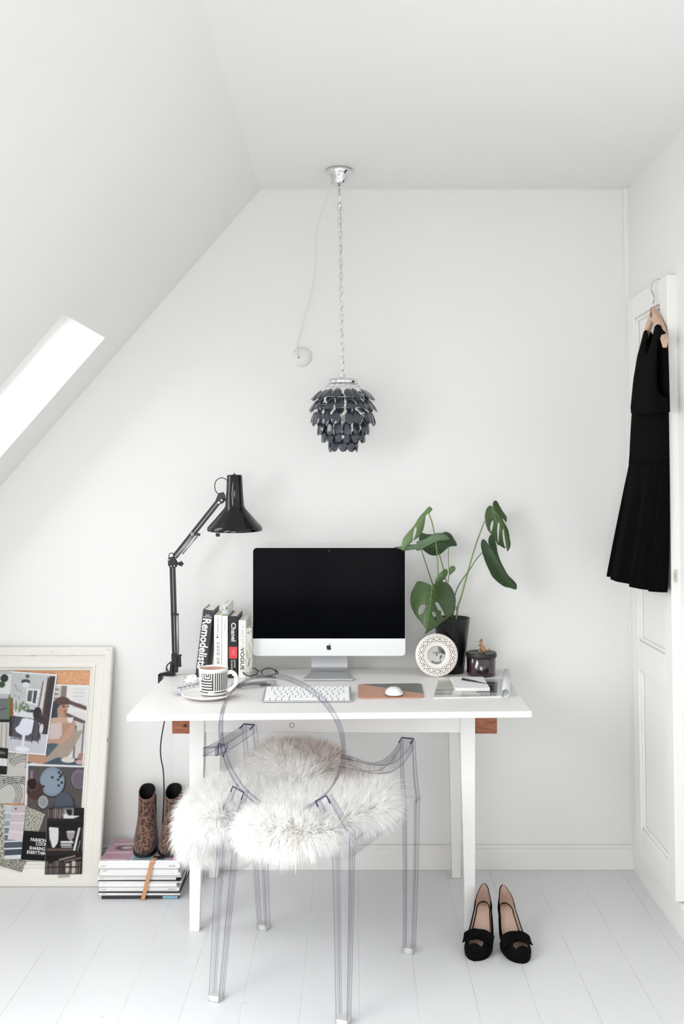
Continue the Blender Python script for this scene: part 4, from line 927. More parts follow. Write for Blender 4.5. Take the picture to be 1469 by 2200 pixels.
b = MB(); b.lathe([(R1 - .0040, .0822), (R1 - .012, .0818), (0, .0818)], 40); o = b.build('coffee', mat('milky coffee', (176, 128, 96), .25, spec=.2), mug); o['label'] = 'milky brown coffee'
FOIL = mat('silver foil', (208, 210, 213), .32, .35, bump=.3, bscale=60)
pc_ = on_z(395, 1481, ZT + .014); fo = thing('foil_packet', 'small silver foil packet leaning on the saucer left of the mug', 'packet', tuple(pc_ - Vector((0, 0, .003))), math.radians(38))
b = MB()
b.grid(lambda u, v: ((u - .5) * .070, (v - .5) * .046, .004 * math.sin(PI * v) * (1 if .12 < u < .88 else .1) + .001 * math.sin(30 * u)), 24, 14)
b.grid(lambda u, v: ((u - .5) * .070, (.5 - v) * .046, -.0035 * math.sin(PI * v) * (1 if .12 < u < .88 else .1) + .001 * math.sin(30 * u)), 24, 14)
b.build('wrapper', FOIL, fo); text('packet_text', 'DARK BITTER', .0075, WM[fo.name] @ frame_mat((0, -.002, .0052), (1, 0, 0), (0, 1, 0)), mat('grey packet print', (90, 92, 96), .5), fo)
fo.rotation_euler = (math.radians(20), math.radians(-6), math.radians(30)); fo.location.z += .008
w0 = on_z(413, 1466, ZT + .006); nap = thing('paper_wrapper', 'crumpled white paper wrapper with black dots behind the foil packet', 'wrapper', (w0.x, w0.y, ZT + .0006))
b = MB(); rn = [[random.uniform(.75, 1.2) for _ in range(14)] for _ in range(8)]
b.grid(lambda u, v: (.028 * math.cos(2 * PI * u) * math.sin(PI * (.08 + .92 * v)) * rn[int(v * 7)][int(u * 13)], .022 * math.sin(2 * PI * u) * math.sin(PI * (.08 + .92 * v)) * rn[int(v * 7)][int(u * 13)], .015 * (1 - math.cos(PI * v)) * rn[int(v * 7)][int(u * 13)] ** .5), 13, 7, cu=True, smooth=False)
b.build('paper', mat('white tissue', (240, 240, 240), .6), nap)
b = MB()
for k in range(6): b.ell((-.026 + .004 * (k % 3), -.016 + .002 * (k % 2), .012 + .006 * (k // 2)), .0013, 6)
b.build('dots', INKB, nap)

# ------------------------------------------------------------------ picture card and spectacles right of the mug
c0, c1, c2, c3 = on_z(498, 1468, ZT), on_z(592, 1461, ZT), on_z(600, 1476, ZT), on_z(486, 1486, ZT)
P = Paint(110, 60, (236, 236, 235)); P.rect(.03, .06, .97, .90, (186, 188, 190)); P.ell(.30, .5, .22, .3, (112, 114, 116)); P.ell(.55, .35, .25, .2, (140, 142, 144)); P.ell(.72, .6, .14, .2, (92, 94, 98)); P.ell(.45, .68, .2, .14, (208, 210, 210)); P.ell(.86, .34, .09, .2, (214, 214, 212)); P.noise(16, 2).blur(1)
dz = Vector((0, 0, .0016)); o = P.mesh('picture_card', quad_fn(c0 + dz, c1 + dz, c2 + dz, c3 + dz), thick=.0012); top(o, c3 + Vector((0, 0, .0004))); tag(o, 'black and white picture card lying under the spectacles behind the chair back', 'card')
SPB = mat('black acetate', (20, 20, 24), .2, coat=.4)
s0 = on_z(556, 1459, ZT); sp_ = thing('spectacles', 'black framed spectacles lying folded on the picture card beside the books', 'glasses', tuple(s0 + Vector((0, 0, .0022))))
for s in (-1, 1):
    b = MB(); b.torus((s * .031, 0, .019), .025, .0022, 'y', 28, 8, sx=1, sy=.6); b.build('rim', SPB, sp_)
    b = MB(); b.T = Matrix.Translation((s * .031, 0, .019)) @ Matrix.Rotation(PI / 2, 4, 'X'); b.lathe([(0, 0), (.0245, 0)], 28)
    for k in range(len(b.v)): b.v[k].z = .019 + (b.v[k].z - .019) * .6
    b.build('lens', clear_mat('grey lens', (236, 238, 242), (200, 204, 212)), sp_)
    b = MB(); b.tube(smooth_path([(s * .056, .001, .027), (s * .056, .018, .021), (s * -.02, .020 + .004 * s, .010), (s * -.055, .016 + .004 * s, .006)], 6), .002, 6); b.build('temple', SPB, sp_)
b = MB(); b.tube([(-.006, 0, .022), (0, -.001, .025), (.006, 0, .022)], .0015, 6); b.build('bridge', SPB, sp_)
sp_.rotation_euler = (math.radians(-35), 0, math.radians(-6)); sp_.location.z += .004

# ------------------------------------------------------------------ round photo frame
PF = Vector((px(938, 1409, 3.42).x, 3.405 - D, ZT + .0005)); RF = .0735
pf = thing('photo_frame', 'round cream pierced photo frame leaning in front of the black plant pot', 'photo frame', tuple(PF), rot=(math.radians(-8), 0, math.radians(4)))
b = MB(); b.T = Matrix.Translation((0, 0, RF)) @ Matrix.Rotation(PI / 2, 4, 'X')
b.lathe([(.031, .004), (.033, .006), (.036, .0068), (.066, .0068), (.071, .0055), (RF, .001), (RF, -.006), (.030, -.006), (.031, .004)], 72); b.build('ring', mat('cream enamel', (238, 231, 224), .4), pf)
b = MB()
def dots(b, r, n, s, ph=0):
    for k in range(n):
        a = 2 * PI * (k + ph) / n; b.cyl((r * math.sin(a), -.0064, RF + r * math.cos(a)), (r * math.sin(a), -.0073, RF + r * math.cos(a)), s, n=6)
NP = 16
for k in range(NP):                                       # sixteen diamonds of holes around the ring
    for j, (da, dr) in enumerate(((0, .0635), (-.22, .0595), (.22, .0595), (-.42, .055), (.42, .055), (-.22, .0505), (.22, .0505), (0, .0465), (.5, .0465), (.5, .0625), (0, .055))):
        if j in (10,): continue
        a = 2 * PI * (k + da) / NP; b.cyl((dr * math.sin(a), -.0064, RF + dr * math.cos(a)), (dr * math.sin(a), -.0073, RF + dr * math.cos(a)), .0018, n=8)
dots(b, .0685, 64, .0005); dots(b, .0395, 40, .0005); b.build('pierced_holes', mat('dark pierced holes', (40, 36, 34), .8), pf)
P = Paint(72, 72, (226, 227, 226)); P.rect(0, 0, 1, .33, (214, 215, 214)); P.ell(.5, .36, .3, .05, (150, 152, 152)); P.ell(.8, .12, .22, .22, (130, 132, 132)); P.ell(.92, .3, .15, .2, (104, 106, 106)); P.rect(.12, .42, .72, .84, (222, 223, 222)); P.line([(.2, .49), (.75, .49)], .02, (160, 162, 162)); P.line([(.74, .5), (.76, 1)], .05, (92, 94, 94)); P.ell(.9, .58, .12, .14, (206, 208, 208)); P.ell(.75, .62, .05, .07, (84, 86, 86)); P.rect(.1, .86, .7, 1, (150, 152, 152)); P.blur(2)
def pic(u, v):
    x, y = (u - .5) * 2, (v - .5) * 2; r = max(abs(x), abs(y)); l = math.hypot(x, y) or 1; k = r / l
    return WM[pf.name] @ Vector((x * k * .031, .0, RF - y * k * .031))
P.mesh('photo', pic, parent=pf, thick=.0008)
b = MB(); b.bar((0, .006, RF * 1.1), (0, .040, .006), .02, .002, up=(1, 0, 0)); b.build('back_strut', mat('dark backing', (40, 38, 36), .7), pf)

# ------------------------------------------------------------------ candle jar and the little animal on its lid
JC = on_z(1033.5, 1450, ZT); jar = thing('candle_jar', 'dark plum glass candle jar with black embossed lid on the desk right of the plant', 'candle jar', tuple(JC + Vector((0, 0, .0003))))
PLUM = mat('plum glass', (34, 7, 23), .06, spec=.6, coat=1.0)
b = MB(); b.lathe([(0, 0), (.046, 0), (.0495, .003), (.0500, .012), (.0500, .062), (.048, .064), (.046, .063), (.046, .006), (0, .006)], 56); b.build('glass', PLUM, jar)
b = MB(); b.lathe([(0, .062), (.0515, .062), (.0522, .064), (.0522, .077), (.051, .079), (.047, .0785), (.044, .0772), (0, .0770)], 56); b.build('lid', mat('black lid', (26, 24, 25), .35, spec=.6, bump=.5, bscale=260), jar)
b = MB()
for r in range(3):
    for k in range(60): a = 2 * PI * (k + .5 * (r % 2)) / 60; b.ell((.0522 * math.cos(a), .0522 * math.sin(a), .0665 + .004 * r), .0011, 6)
b.build('studded_band', mat('black studs', (44, 42, 44), .25, spec=.8), jar)
AN = JC + Vector((.002, 0, .0776)); ani = thing('animal_figurine', 'small striped brown toy animal standing upright on the candle jar lid', 'figurine', tuple(AN))
SK = .92
b = MB()
def sk(c, r): b.ell(Vector(c) * SK, tuple(q * SK for q in r), 16)
for c, r in (((.004, 0, .014), (.0085, .007, .0115)), ((-.001, 0, .024), (.0062, .0058, .010)), ((-.003, 0, .033), (.0045, .0045, .007)), ((-.004, -.0005, .0425), (.0065, .006, .0055)), ((-.0105, -.001, .0412), (.0038, .0034, .003)), ((.008, -.005, .007), (.006, .0045, .0065)), ((.008, .005, .007), (.006, .0045, .0065)), ((-.009, -.005, .004), (.004, .003, .0042)), ((-.009, .004, .004), (.004, .003, .0042)), ((-.0075, -.005, .010), (.0028, .0026, .007)), ((-.0075, .004, .010), (.0028, .0026, .007)), ((-.008, -.005, .027), (.006, .0025, .0025)), ((-.0105, -.005, .030), (.0024, .0022, .003))): sk(c, r)
fb = b.build('body', None, ani); fb.data.materials.clear()
def striped(name, a, c, scale, prof='SIN'):
    m = bpy.data.materials.new(name); m.use_nodes = True; nt = m.node_tree; N, L = nt.nodes, nt.links; p = N['Principled BSDF']
    tc = N.new('ShaderNodeTexCoord'); w = N.new('ShaderNodeTexWave'); w.bands_direction = 'Z'; w.inputs['Scale'].default_value = scale; w.inputs['Distortion'].default_value = 5; w.inputs['Detail'].default_value = 2; L.new(tc.outputs['Object'], w.inputs['Vector'])
    r = N.new('ShaderNodeValToRGB'); r.color_ramp.elements[0].position = .12; r.color_ramp.elements[1].position = .30; r.color_ramp.elements[0].color = tuple(lin(c)) + (1,); r.color_ramp.elements[1].color = tuple(lin(a)) + (1,)
    L.new(w.outputs['Color'], r.inputs[0]); L.new(r.outputs[0], p.inputs['Base Color']); p.inputs['Roughness'].default_value = .45; return m
FURM = striped('striped brown', (190, 140, 100), (92, 64, 46), 90); fb.data.materials.append(FURM)
rm = fb.modifiers.new('r', 'REMESH'); rm.mode = 'VOXEL'; rm.voxel_size = .0009; rm.use_smooth_shade = True
for s in (-1, 1):
    b = MB(); b.ell(Vector((-.001, s * .005, .0475)) * SK, (.0022, .0026, .0026)); b.build('ear', mat('dark ear', (70, 52, 44), .6), ani)
b = MB(); b.tube(smooth_path([Vector(v) * SK for v in ((.010, 0, .012), (.017, 0, .008), (.024, 0, .0085), (.030, 0, .014), (.031, 0, .017))], 6), [.0022] * 10 + [.0016] * 15, 8); b.build('tail', FURM, ani)

# ------------------------------------------------------------------ magazine with rolled edge, notepad, pen
g0, g1, g2, g3 = on_z(941, 1465, ZT), on_z(1080, 1462, ZT), on_z(1078, 1499, ZT), on_z(931, 1502, ZT)
MGZ = thing('magazine', 'open glossy magazine with rolled right edge lying under the white notepad', 'magazine', tuple(g3))
b = MB(); b.prism([g + Vector((0, 0, .0004)) for g in (g3, g2, g1, g0)], (0, 0, .0044)); b.build('pages', mat('magazine pages', (228, 228, 230), .5, noise=.05, nscale=400), MGZ, world=True)
P = Paint(150, 90, (206, 206, 204))
P.rect(0, 0, .28, .8, (186, 186, 180)); P.ell(.15, .3, .13, .2, (150, 154, 138)); P.rect(0, .52, .28, .62, (128, 124, 118)); P.rect(0, .62, .28, .78, (164, 158, 152)); P.rect(.01, .80, .27, .86, (92, 86, 86)); P.rect(.27, .0, .40, 1, (226, 226, 224)); P.rect(.40, .7, .68, 1, (196, 194, 196)); P.rect(.62, .18, .92, .80, (66, 66, 68)); P.ell(.80, .42, .07, .12, (96, 98, 98)); P.rect(.92, .0, 1, 1, (216, 216, 216)); P.rect(.68, .80, .92, .98, (150, 150, 150))
for x in (.70, .77, .84): P.line([(x, .98), (x + .03, .82), (x + .05, .82), (x + .03, .98)], .006, (226, 226, 226))
P.noise(7, 2).blur(2); up = Vector((0, 0, .0053)); P.mesh('printed_page', quad_fn(g0 + up, g1 + up, g2 + up, g3 + up), parent=MGZ, thick=.0004, m=print_mat('glossy print', .2, .5))
ax_ = (g1 - g2); e = (g2 - g3).normalized(); secs = []
prof = [(0, .0004)] + [(.012 + .013 * math.sin(a), .0135 - .0132 * math.cos(a)) for a in [PI * 1.32 * k / 14 for k in range(15)]] + [(.001, .012)]
for k in range(2): secs.append([(g2 if k == 0 else g1) + e * x + Vector((0, 0, z * (1.0 if k == 0 else 1.5))) for x, z in prof])
b = MB(); b.loft(secs, closed_ring=False, caps=False, smooth=True); b.build('rolled_page', mat('pale grey paper', (214, 216, 218), .35), MGZ, world=True, solidify=.0014)
n0, n1, n2, n3 = on_z(967, 1465, ZT), on_z(1037, 1464, ZT), on_z(1052, 1489, ZT), on_z(978, 1489, ZT)
npd = thing('notepad', 'thick white notepad lying on the magazine under a black pen', 'notepad', tuple(n3 + Vector((0, 0, .0058))))
b = MB(); up = Vector((0, 0, .0058)); b.prism([g + up for g in (n3, n2, n1, n0)], (0, 0, .0095)); b.build('sheets', mat('notepad paper', (240, 239, 235), .6), npd, world=True, bevel=.0006)
b = MB(); up = Vector((0, 0, .0153)); b.prism([g + up for g in (n3, n2, n1, n0)], (0, 0, .0008)); b.build('cover', mat('notepad cover', (236, 236, 234), .5), npd, world=True)
b = MB(); c_ = (n0 + n1) / 2 + Vector((0, -.012, .0163)); b.tube(smooth_path([c_ + Vector((x, .003 * math.sin(x * 700), 0)) for x in [-.012 + .003 * k for k in range(9)]], 4), .0005, 5); b.build('handwriting', INKG, npd, world=True)
p0, p1 = on_z(993, 1459, ZT + .019), on_z(1060, 1474, ZT + .012); pen_ = thing('black_pen', 'black pen lying across the top of the white notepad', 'pen', tuple(p0))
b = MB(); b.cyl(p0, p0.lerp(p1, .45), .0042, n=14); b.build('cap', mat('black pen cap', (30, 33, 38), .3), pen_, world=True)
b = MB(); b.tube([p0.lerp(p1, .45), p0.lerp(p1, .93), p1], [.0037, .0036, .0008], 14); b.build('barrel', mat('black pen barrel', (40, 43, 48), .3), pen_, world=True)

# ------------------------------------------------------------------ potted plant
dP = 3.49; PB = Vector((px(970.5, 1440, dP).x, dP - D, ZT + .0003))
plant = thing('potted_monstera', 'potted plant with large split green leaves in a black pot beside the computer', 'plant', tuple(PB))
POT = mat('black ceramic', (18, 19, 21), .28, spec=.5)
b = MB(); hp = px(970, 1327, dP).z - ZT; b.lathe([(0, 0), (.040, 0), (.0425, .002), (.0625, hp - .003), (.0635, hp), (.0612, hp), (.058, hp - .02), (0, hp - .02)], 56); b.build('pot', POT, plant)
b = MB(); b.lathe([(.0, hp - .014), (.058, hp - .018)], 32); b.build('soil', mat('potting soil', (42, 32, 26), .95, bump=1, bscale=150), plant)
def leafmat(name, a, c):
    m = bpy.data.materials.new(name); m.use_nodes = True; nt = m.node_tree; N, L = nt.nodes, nt.links; p = N['Principled BSDF']; out_ = [x for x in N if x.type == 'OUTPUT_MATERIAL'][0]
    tc = N.new('ShaderNodeTexCoord'); n = N.new('ShaderNodeTexNoise'); n.inputs['Scale'].default_value = 14; n.inputs['Detail'].default_value = 4; L.new(tc.outputs['Object'], n.inputs['Vector'])
    mx = N.new('ShaderNodeMix'); mx.data_type = 'RGBA'; mx.inputs['A'].default_value = tuple(lin(a)) + (1,); mx.inputs['B'].default_value = tuple(lin(c)) + (1,); L.new(n.outputs['Fac'], mx.inputs['Factor'])
    L.new(mx.outputs['Result'], p.inputs['Base Color']); p.inputs['Roughness'].default_value = .38; p.inputs['Specular IOR Level'].default_value = .45
    t = N.new('ShaderNodeBsdfTranslucent'); t.inputs['Color'].default_value = tuple(lin((124, 144, 76))) + (1,); ms_ = N.new('ShaderNodeMixShader'); ms_.inputs[0].default_value = .14
    L.new(p.outputs[0], ms_.inputs[1]); L.new(t.outputs[0], ms_.inputs[2]); L.new(ms_.outputs[0], out_.inputs['Surface']); return m
LM = {'g': leafmat('green leaf', (56, 80, 44), (74, 100, 56)), 'd': leafmat('dark green leaf', (44, 66, 42), (58, 80, 50)), 'l': leafmat('pale green leaf', (96, 122, 78), (122, 146, 98)), 'm': leafmat('grey green leaf', (78, 104, 76), (94, 120, 90))}
VEIN = mat('leaf vein', (128, 158, 92), .5); STEM = mat('green stem', (118, 144, 88), .45, noise=.08, nscale=30); STEMD = mat('dark green stem', (76, 102, 62), .45, noise=.08, nscale=30)
c4 = lambda p: (740 + p[0] / 3.498, 1050 + p[1] / 3.498)
def leaf(outline, holes, rib, d0, mk, tilt=(0, 0), fold=.25, curl=.0):
    """outline as drawn flat; it is then folded along the midrib and bent in depth"""
    ol = [c4(p) for p in smooth2(outline, 3)]; hs = [[c4(p) for p in smooth2(h, 3)] for h in holes]; rb_ = [c4(p) for p in rib]
    pts, tri = cdt(ol, hs, 3.2); cx_ = sum(p[0] for p in ol) / len(ol); cy_ = sum(p[1] for p in ol) / len(ol)
    a, c = Vector(rb_[0]), Vector(rb_[-1]); t = (c - a).normalized(); n = Vector((-t.y, t.x)); L_ = (c - a).length
    def P3(x, y, up=0):
        q = Vector((x, y)) - a; s = abs(q.dot(n)); f = q.dot(t) / L_
        d = d0 + (x - cx_) * tilt[0] + (y - cy_) * tilt[1] + s * s * fold * .0001 * 1.0 + s * .0004 * (fold > 0) - .012 * math.sin(PI * max(0, min(1, f))) + curl * max(0, f) ** 2 - up
        return px(x, y, d)
    b = MB(); b.smooth = True; i = b.addv([P3(*p) for p in pts]); b.addf(tri, i)
    o = b.build('leaf', LM[mk], plant, world=True, solidify=.0009)
    b = MB(); m_ = 14; R_ = smooth_path([(x, y, 0) for x, y in rb_], 8); b.tube([P3(p.x, p.y, .0011) for p in R_], [.0011 * (1 - .75 * k / len(R_)) for k in range(len(R_))], 6)
    def ins(p, poly):
        c_in = False
        for k in range(len(poly)):
            (x0, y0), (x1, y1) = poly[k], poly[(k + 1) % len(poly)]
            if (y0 > p[1]) != (y1 > p[1]) and p[0] < (x1 - x0) * (p[1] - y0) / (y1 - y0) + x0: c_in = not c_in
        return c_in
    for k in range(1, 8):
        for s in (-1, 1):
            st = Vector(R_[int(len(R_) * (.02 + .115 * k))][:2]) if int(len(R_) * (.02 + .115 * k)) < len(R_) else None
            if st is None: continue
            dv = (n * s + t * .55).normalized(); path = []
            for q in range(22):
                pt = st + dv * q * 1.6 + t * (q * .11) ** 2
                if not ins(pt, ol) or any(ins(pt, h) for h in hs): break
                path.append(P3(pt.x, pt.y, .0007))
            if len(path) > 4: b.tube(path, .00028, 4)
    b.build('midrib', VEIN if mk != 'd' else mat('dark leaf vein', (84, 112, 66), .5), o, world=True)
    return o
leaf([(655, 728), (622, 711), (590, 700), (560, 695), (538, 708), (522, 742), (503, 778), (495, 820), (496, 862), (510, 908), (540, 962), (575, 1003), (604, 1042), (611, 1065), (597, 1092), (622, 1082), (652, 1062), (702, 1032), (750, 992), (800, 960), (826, 915), (834, 860), (832, 810), (815, 765), (790, 725), (760, 704), (720, 696), (690, 703), (670, 720)],
     [[(565, 950), (553, 935), (558, 900), (575, 875), (598, 866), (610, 880), (605, 905), (590, 935)], [(680, 858), (702, 856), (717, 880), (737, 915), (757, 950), (755, 968), (737, 962), (711, 925), (690, 890)], [(655, 930), (670, 925), (683, 940), (691, 965), (693, 992), (685, 988), (667, 960)]],
     [(656, 730), (648, 830), (634, 930), (618, 1030), (602, 1085)], 3.375, 'g', (0, -.0005), .3)
leaf([(659, 152), (640, 134), (620, 146), (600, 170), (560, 215), (520, 280), (480, 325), (445, 370), (430, 420), (438, 466), (460, 440), (495, 408), (509, 394), (514, 350), (529, 290), (540, 300), (532, 345), (517, 388), (532, 380), (565, 355), (590, 310), (603, 250), (612, 196), (635, 186), (650, 168)], [], [(633, 182), (590, 215), (545, 270), (490, 350), (440, 455)], 3.42, 'l', (.0006, 0), .5)
leaf([(842, 430), (840, 408), (822, 378), (800, 342), (765, 324), (740, 330), (680, 341), (620, 341), (577, 333), (560, 368), (562, 400), (580, 450), (605, 472), (640, 495), (680, 502), (720, 490), (750, 466), (780, 440), (815, 432)], [], [(780, 440), (740, 415), (690, 420), (640, 440), (600, 420)], 3.53, 'd', (0, 0), .3)
leaf([(367, 440), (430, 432), (470, 421), (536, 416), (545, 396), (600, 380), (660, 345), (710, 332), (760, 345), (790, 376), (770, 389), (720, 390), (680, 401), (620, 430), (580, 455), (545, 466), (532, 456), (470, 464), (440, 466), (400, 447)], [], [(575, 448), (640, 415), (720, 365), (780, 375)], 3.40, 'm', (0, .0008), .2)
leaf([(1113, 152), (1107, 130), (1086, 129), (1065, 155), (1055, 200), (1058, 250), (1072, 300), (1090, 328), (1104, 345), (1122, 370), (1140, 400), (1148, 418), (1168, 428), (1200, 447), (1208, 445), (1216, 440), (1222, 470), (1234, 460), (1247, 425), (1240, 370), (1232, 320), (1213, 275), (1190, 238), (1182, 222), (1200, 236), (1215, 252), (1217, 212), (1190, 172), (1165, 130), (1145, 94), (1126, 90), (1113, 112)],
     [[(1100, 325), (1093, 290), (1101, 255), (1114, 237), (1118, 260), (1110, 300)], [(1150, 385), (1147, 300), (1155, 252), (1164, 270), (1160, 335), (1155, 400)], [(1187, 310), (1194, 307), (1200, 350), (1208, 400), (1213, 436), (1203, 432), (1191, 380)]],
     [(1112, 158), (1150, 200), (1185, 270), (1215, 350), (1228, 455)], 3.50, 'g', (-.0004, 0), .5)
leaf([(1091, 436), (1075, 410), (1055, 384), (1036, 380), (1024, 410), (1030, 460), (1045, 510), (1060, 555), (1085, 610), (1110, 660), (1150, 700), (1200, 735), (1245, 745), (1287, 758), (1293, 722), (1270, 690), (1230, 650), (1200, 600), (1170, 540), (1150, 480), (1140, 420), (1120, 362), (1098, 346), (1082, 375), (1081, 412)], [], [(1091, 440), (1120, 500), (1160, 590), (1215, 670), (1285, 745)], 3.44, 'd', (.0005, 0), .5)
leaf([(680, 706), (690, 670), (720, 630), (760, 602), (776, 620), (770, 650), (740, 690), (705, 702)], [], [(682, 702), (720, 655), (768, 612)], 3.52, 'l')
leaf([(785, 602), (810, 580), (831, 590), (828, 615), (800, 640), (786, 645)], [], [(784, 650), (800, 615), (825, 590)], 3.53, 'l')
def stem(pts, r, m=STEM):
    b = MB(); PP = smooth_path([px(*c4(p[:2]), p[2]) for p in pts], 6); b.tube(PP, [r * (1.25 - .45 * k / len(PP)) for k in range(len(PP))][::-1], 8); return b.build('stalk', m, plant, world=True)
stem([(632, 184, 3.425), (660, 265, 3.45), (684, 400, 3.47), (700, 560, 3.48), (706, 720, 3.485), (740, 900, 3.49), (780, 985, 3.49)], .0024)
stem([(690, 410, 3.52), (720, 520, 3.515), (745, 610, 3.51), (765, 705, 3.50), (785, 850, 3.50), (800, 985, 3.50)], .0018, STEMD)
stem([(575, 455, 3.42), (620, 590, 3.45), (665, 725, 3.46), (730, 880, 3.48), (775, 985, 3.485)], .0018, STEMD)
stem([(780, 442, 3.53), (781, 560, 3.53), (786, 640, 3.52), (776, 720, 3.51), (790, 860, 3.50), (805, 985, 3.50)], .0017)
stem([(1052, 244, 3.51), (1015, 340, 3.51), (980, 440, 3.50), (945, 560, 3.50), (912, 680, 3.495), (880, 800, 3.49), (852, 890, 3.49), (838, 985, 3.49)], .0027)
stem([(1040, 474, 3.45), (990, 530, 3.46), (935, 615, 3.47), (880, 690, 3.48), (838, 770, 3.49), (820, 870, 3.49), (815, 985, 3.49)], .0019, STEMD)
stem([(656, 730, 3.37), (690, 800, 3.41), (735, 900, 3.46), (775, 985, 3.48)], .0018)
for q in ((845, 900), (715, 930)):
    b = MB(); p = px(*c4(q), 3.485); b.ell(p, (.005, .005, .008)); b.build('stem_node', STEM, plant, world=True)

# ------------------------------------------------------------------ framed pinboard leaning on the wall
BT = .143 / .81
def on_board(x, y, out=0.0):
    k = (3.467 + BT * H) / (F + BT * (y - CY)); n = Vector((0, -1, BT)).normalized()
    return Vector(((x - CX) * k, F * k - D, H - (y - CY) * k)) + n * out
def bd(X, s, out=0.0):                                    # board coordinates: world X, height along z, distance off the face plane
    n = Vector((0, -1, BT)).normalized(); return Vector((X, 3.467 - D + BT * s, s)) + n * out
def distressed(sc_=(70, 70, 7)):
    m = bpy.data.materials.new('worn cream paint'); m.use_nodes = True; nt = m.node_tree; N, L = nt.nodes, nt.links; p = N['Principled BSDF']
    tc = N.new('ShaderNodeTexCoord'); mp = N.new('ShaderNodeMapping'); mp.inputs['Scale'].default_value = sc_; L.new(tc.outputs['Object'], mp.inputs['Vector'])
    n = N.new('ShaderNodeTexNoise'); n.inputs['Scale'].default_value = 2.2; n.inputs['Detail'].default_value = 6; L.new(mp.outputs[0], n.inputs['Vector'])
    r = N.new('ShaderNodeValToRGB'); e = r.color_ramp.elements; e[0].position = .275; e[0].color = tuple(lin((128, 112, 94))) + (1,); e[1].position = .315; e[1].color = tuple(lin((220, 217, 209))) + (1,)
    L.new(n.outputs['Fac'], r.inputs[0]); L.new(r.outputs[0], p.inputs['Base Color']); p.inputs['Roughness'].default_value = .5; return m
CREAM = distressed()
CREAMH = distressed((7, 70, 70))
def corkm():
    m = bpy.data.materials.new('cork'); m.use_nodes = True; nt = m.node_tree; N, L = nt.nodes, nt.links; p = N['Principled BSDF']
    tc = N.new('ShaderNodeTexCoord'); v = N.new('ShaderNodeTexNoise'); v.inputs['Scale'].default_value = 260; v.inputs['Detail'].default_value = 3; L.new(tc.outputs['Object'], v.inputs['Vector'])
    r = N.new('ShaderNodeValToRGB'); e = r.color_ramp.elements; e[0].position = .3; e[0].color = tuple(lin((176, 122, 86))) + (1,); e[1].position = .62; e[1].color = tuple(lin((216, 168, 130))) + (1,)
    L.new(v.outputs['Fac'], r.inputs[0]); L.new(r.outputs[0], p.inputs['Base Color']); p.inputs['Roughness'].default_value = .9; return m
XR0, XR1, XLF = -.8860, -.8700, -1.66
board = thing('pinboard', 'cork pinboard in a worn cream wooden frame leaning on the wall and floor', 'pinboard', (XR0, 3.467 - D, 0))
OC = [(XLF, .0), (XR0, .0), (XR1, .811), (XLF, .811)]; fwid = .082
def inset(k, d):
    X, s = OC[k]; return (X + (d if k in (0, 3) else -d), s + (d if k < 2 else -d))
prof = [(0, -.012), (0, .004), (.004, .008), (.012, .009), (.028, .009), (.032, .005), (.060, .003), (.064, .006), (.070, .006), (.074, .0), (fwid, -.003), (fwid, -.012)]
for k in range(4):
    k2 = (k + 1) % 4; b = MB(); b.loft([[bd(*inset(k, d), o) for d, o in prof], [bd(*inset(k2, d), o) for d, o in prof]], smooth=False)
    b.build('frame_bar', CREAM if k % 2 else CREAMH, board, world=True)
i4 = [inset(k, fwid - .004) for k in range(4)]
b = MB(); b.prism([bd(*q, -.010) for q in i4], (bd(0, 0, -.006) - bd(0, 0, -.010))); b.build('cork', corkm(), board, world=True)
LAY = [0]
def pr(name, label, quad, P, layer, cat='picture', m=None, group=None):
    q = [on_board(x, y, -.005 + .0013 * layer) for x, y in quad]
    o = P.mesh(name, quad_fn(*q), m=m, thick=.0005); top(o, (q[2] + q[3]) / 2); tag(o, label, cat, group); return o
INK_ = (38, 36, 38)
# swirling bands paper
P = Paint(110, 150, (206, 203, 196)); rs = random.Random(3)
for _ in range(9):
    x, y, a, r = rs.uniform(-.3, 1.2), rs.uniform(-.2, 1.2), rs.uniform(0, 6), rs.uniform(.35, .8); c, s = rs.uniform(0, 6), rs.uniform(1.5, 3)
    for k in range(4):
        rr = r + (k - 1.5) * .05; P.line([(x + rr * math.cos(c + s * t / 14), y + rr * .75 * math.sin(c + s * t / 14)) for t in range(15)], .014, (84, 80, 78) if k != 9 else INK_)
pr('patterned_paper', 'pale grey paper with swirling ribbon line pattern pinned left of the plates picture', [(-30, 1612), (57, 1612), (50, 1726), (-30, 1726)], P.blur(1), 1, 'paper')
# zigzag lattice papers
def lattice(w, h, seed):
    P = Paint(w, h, (206, 202, 186)); r = random.Random(seed)
    for j in range(9):
        for i in range(7):
            x, y = i / 6 + (j % 2) * .08 + r.uniform(-.02, .02), j / 8 + r.uniform(-.02, .02); a = r.choice([0, 1.05, 2.1]) + r.uniform(-.15, .15)
            for q in range(3):
                b_ = a + q * 2.09; P.line([(x, y), (x + .09 * math.cos(b_), y + .07 * math.sin(b_)), (x + .09 * math.cos(b_) + .07 * math.cos(b_ + 1.1), y + .07 * math.sin(b_) + .05 * math.sin(b_ + 1.1))], .014, (84, 84, 74))
    return P.blur(1)
pr('patterned_paper', 'cream paper with dark branching lattice pattern hanging below the grey colour card', [(-30, 1728), (14, 1728), (58, 1850), (-30, 1850)], lattice(100, 130, 1), 1, 'paper')
pr('patterned_paper', 'loose cream lattice paper scrap lowest on the board over the frame', [(2, 1845), (57, 1850), (48, 1873), (-8, 1857)], lattice(90, 40, 5), 9, 'paper')
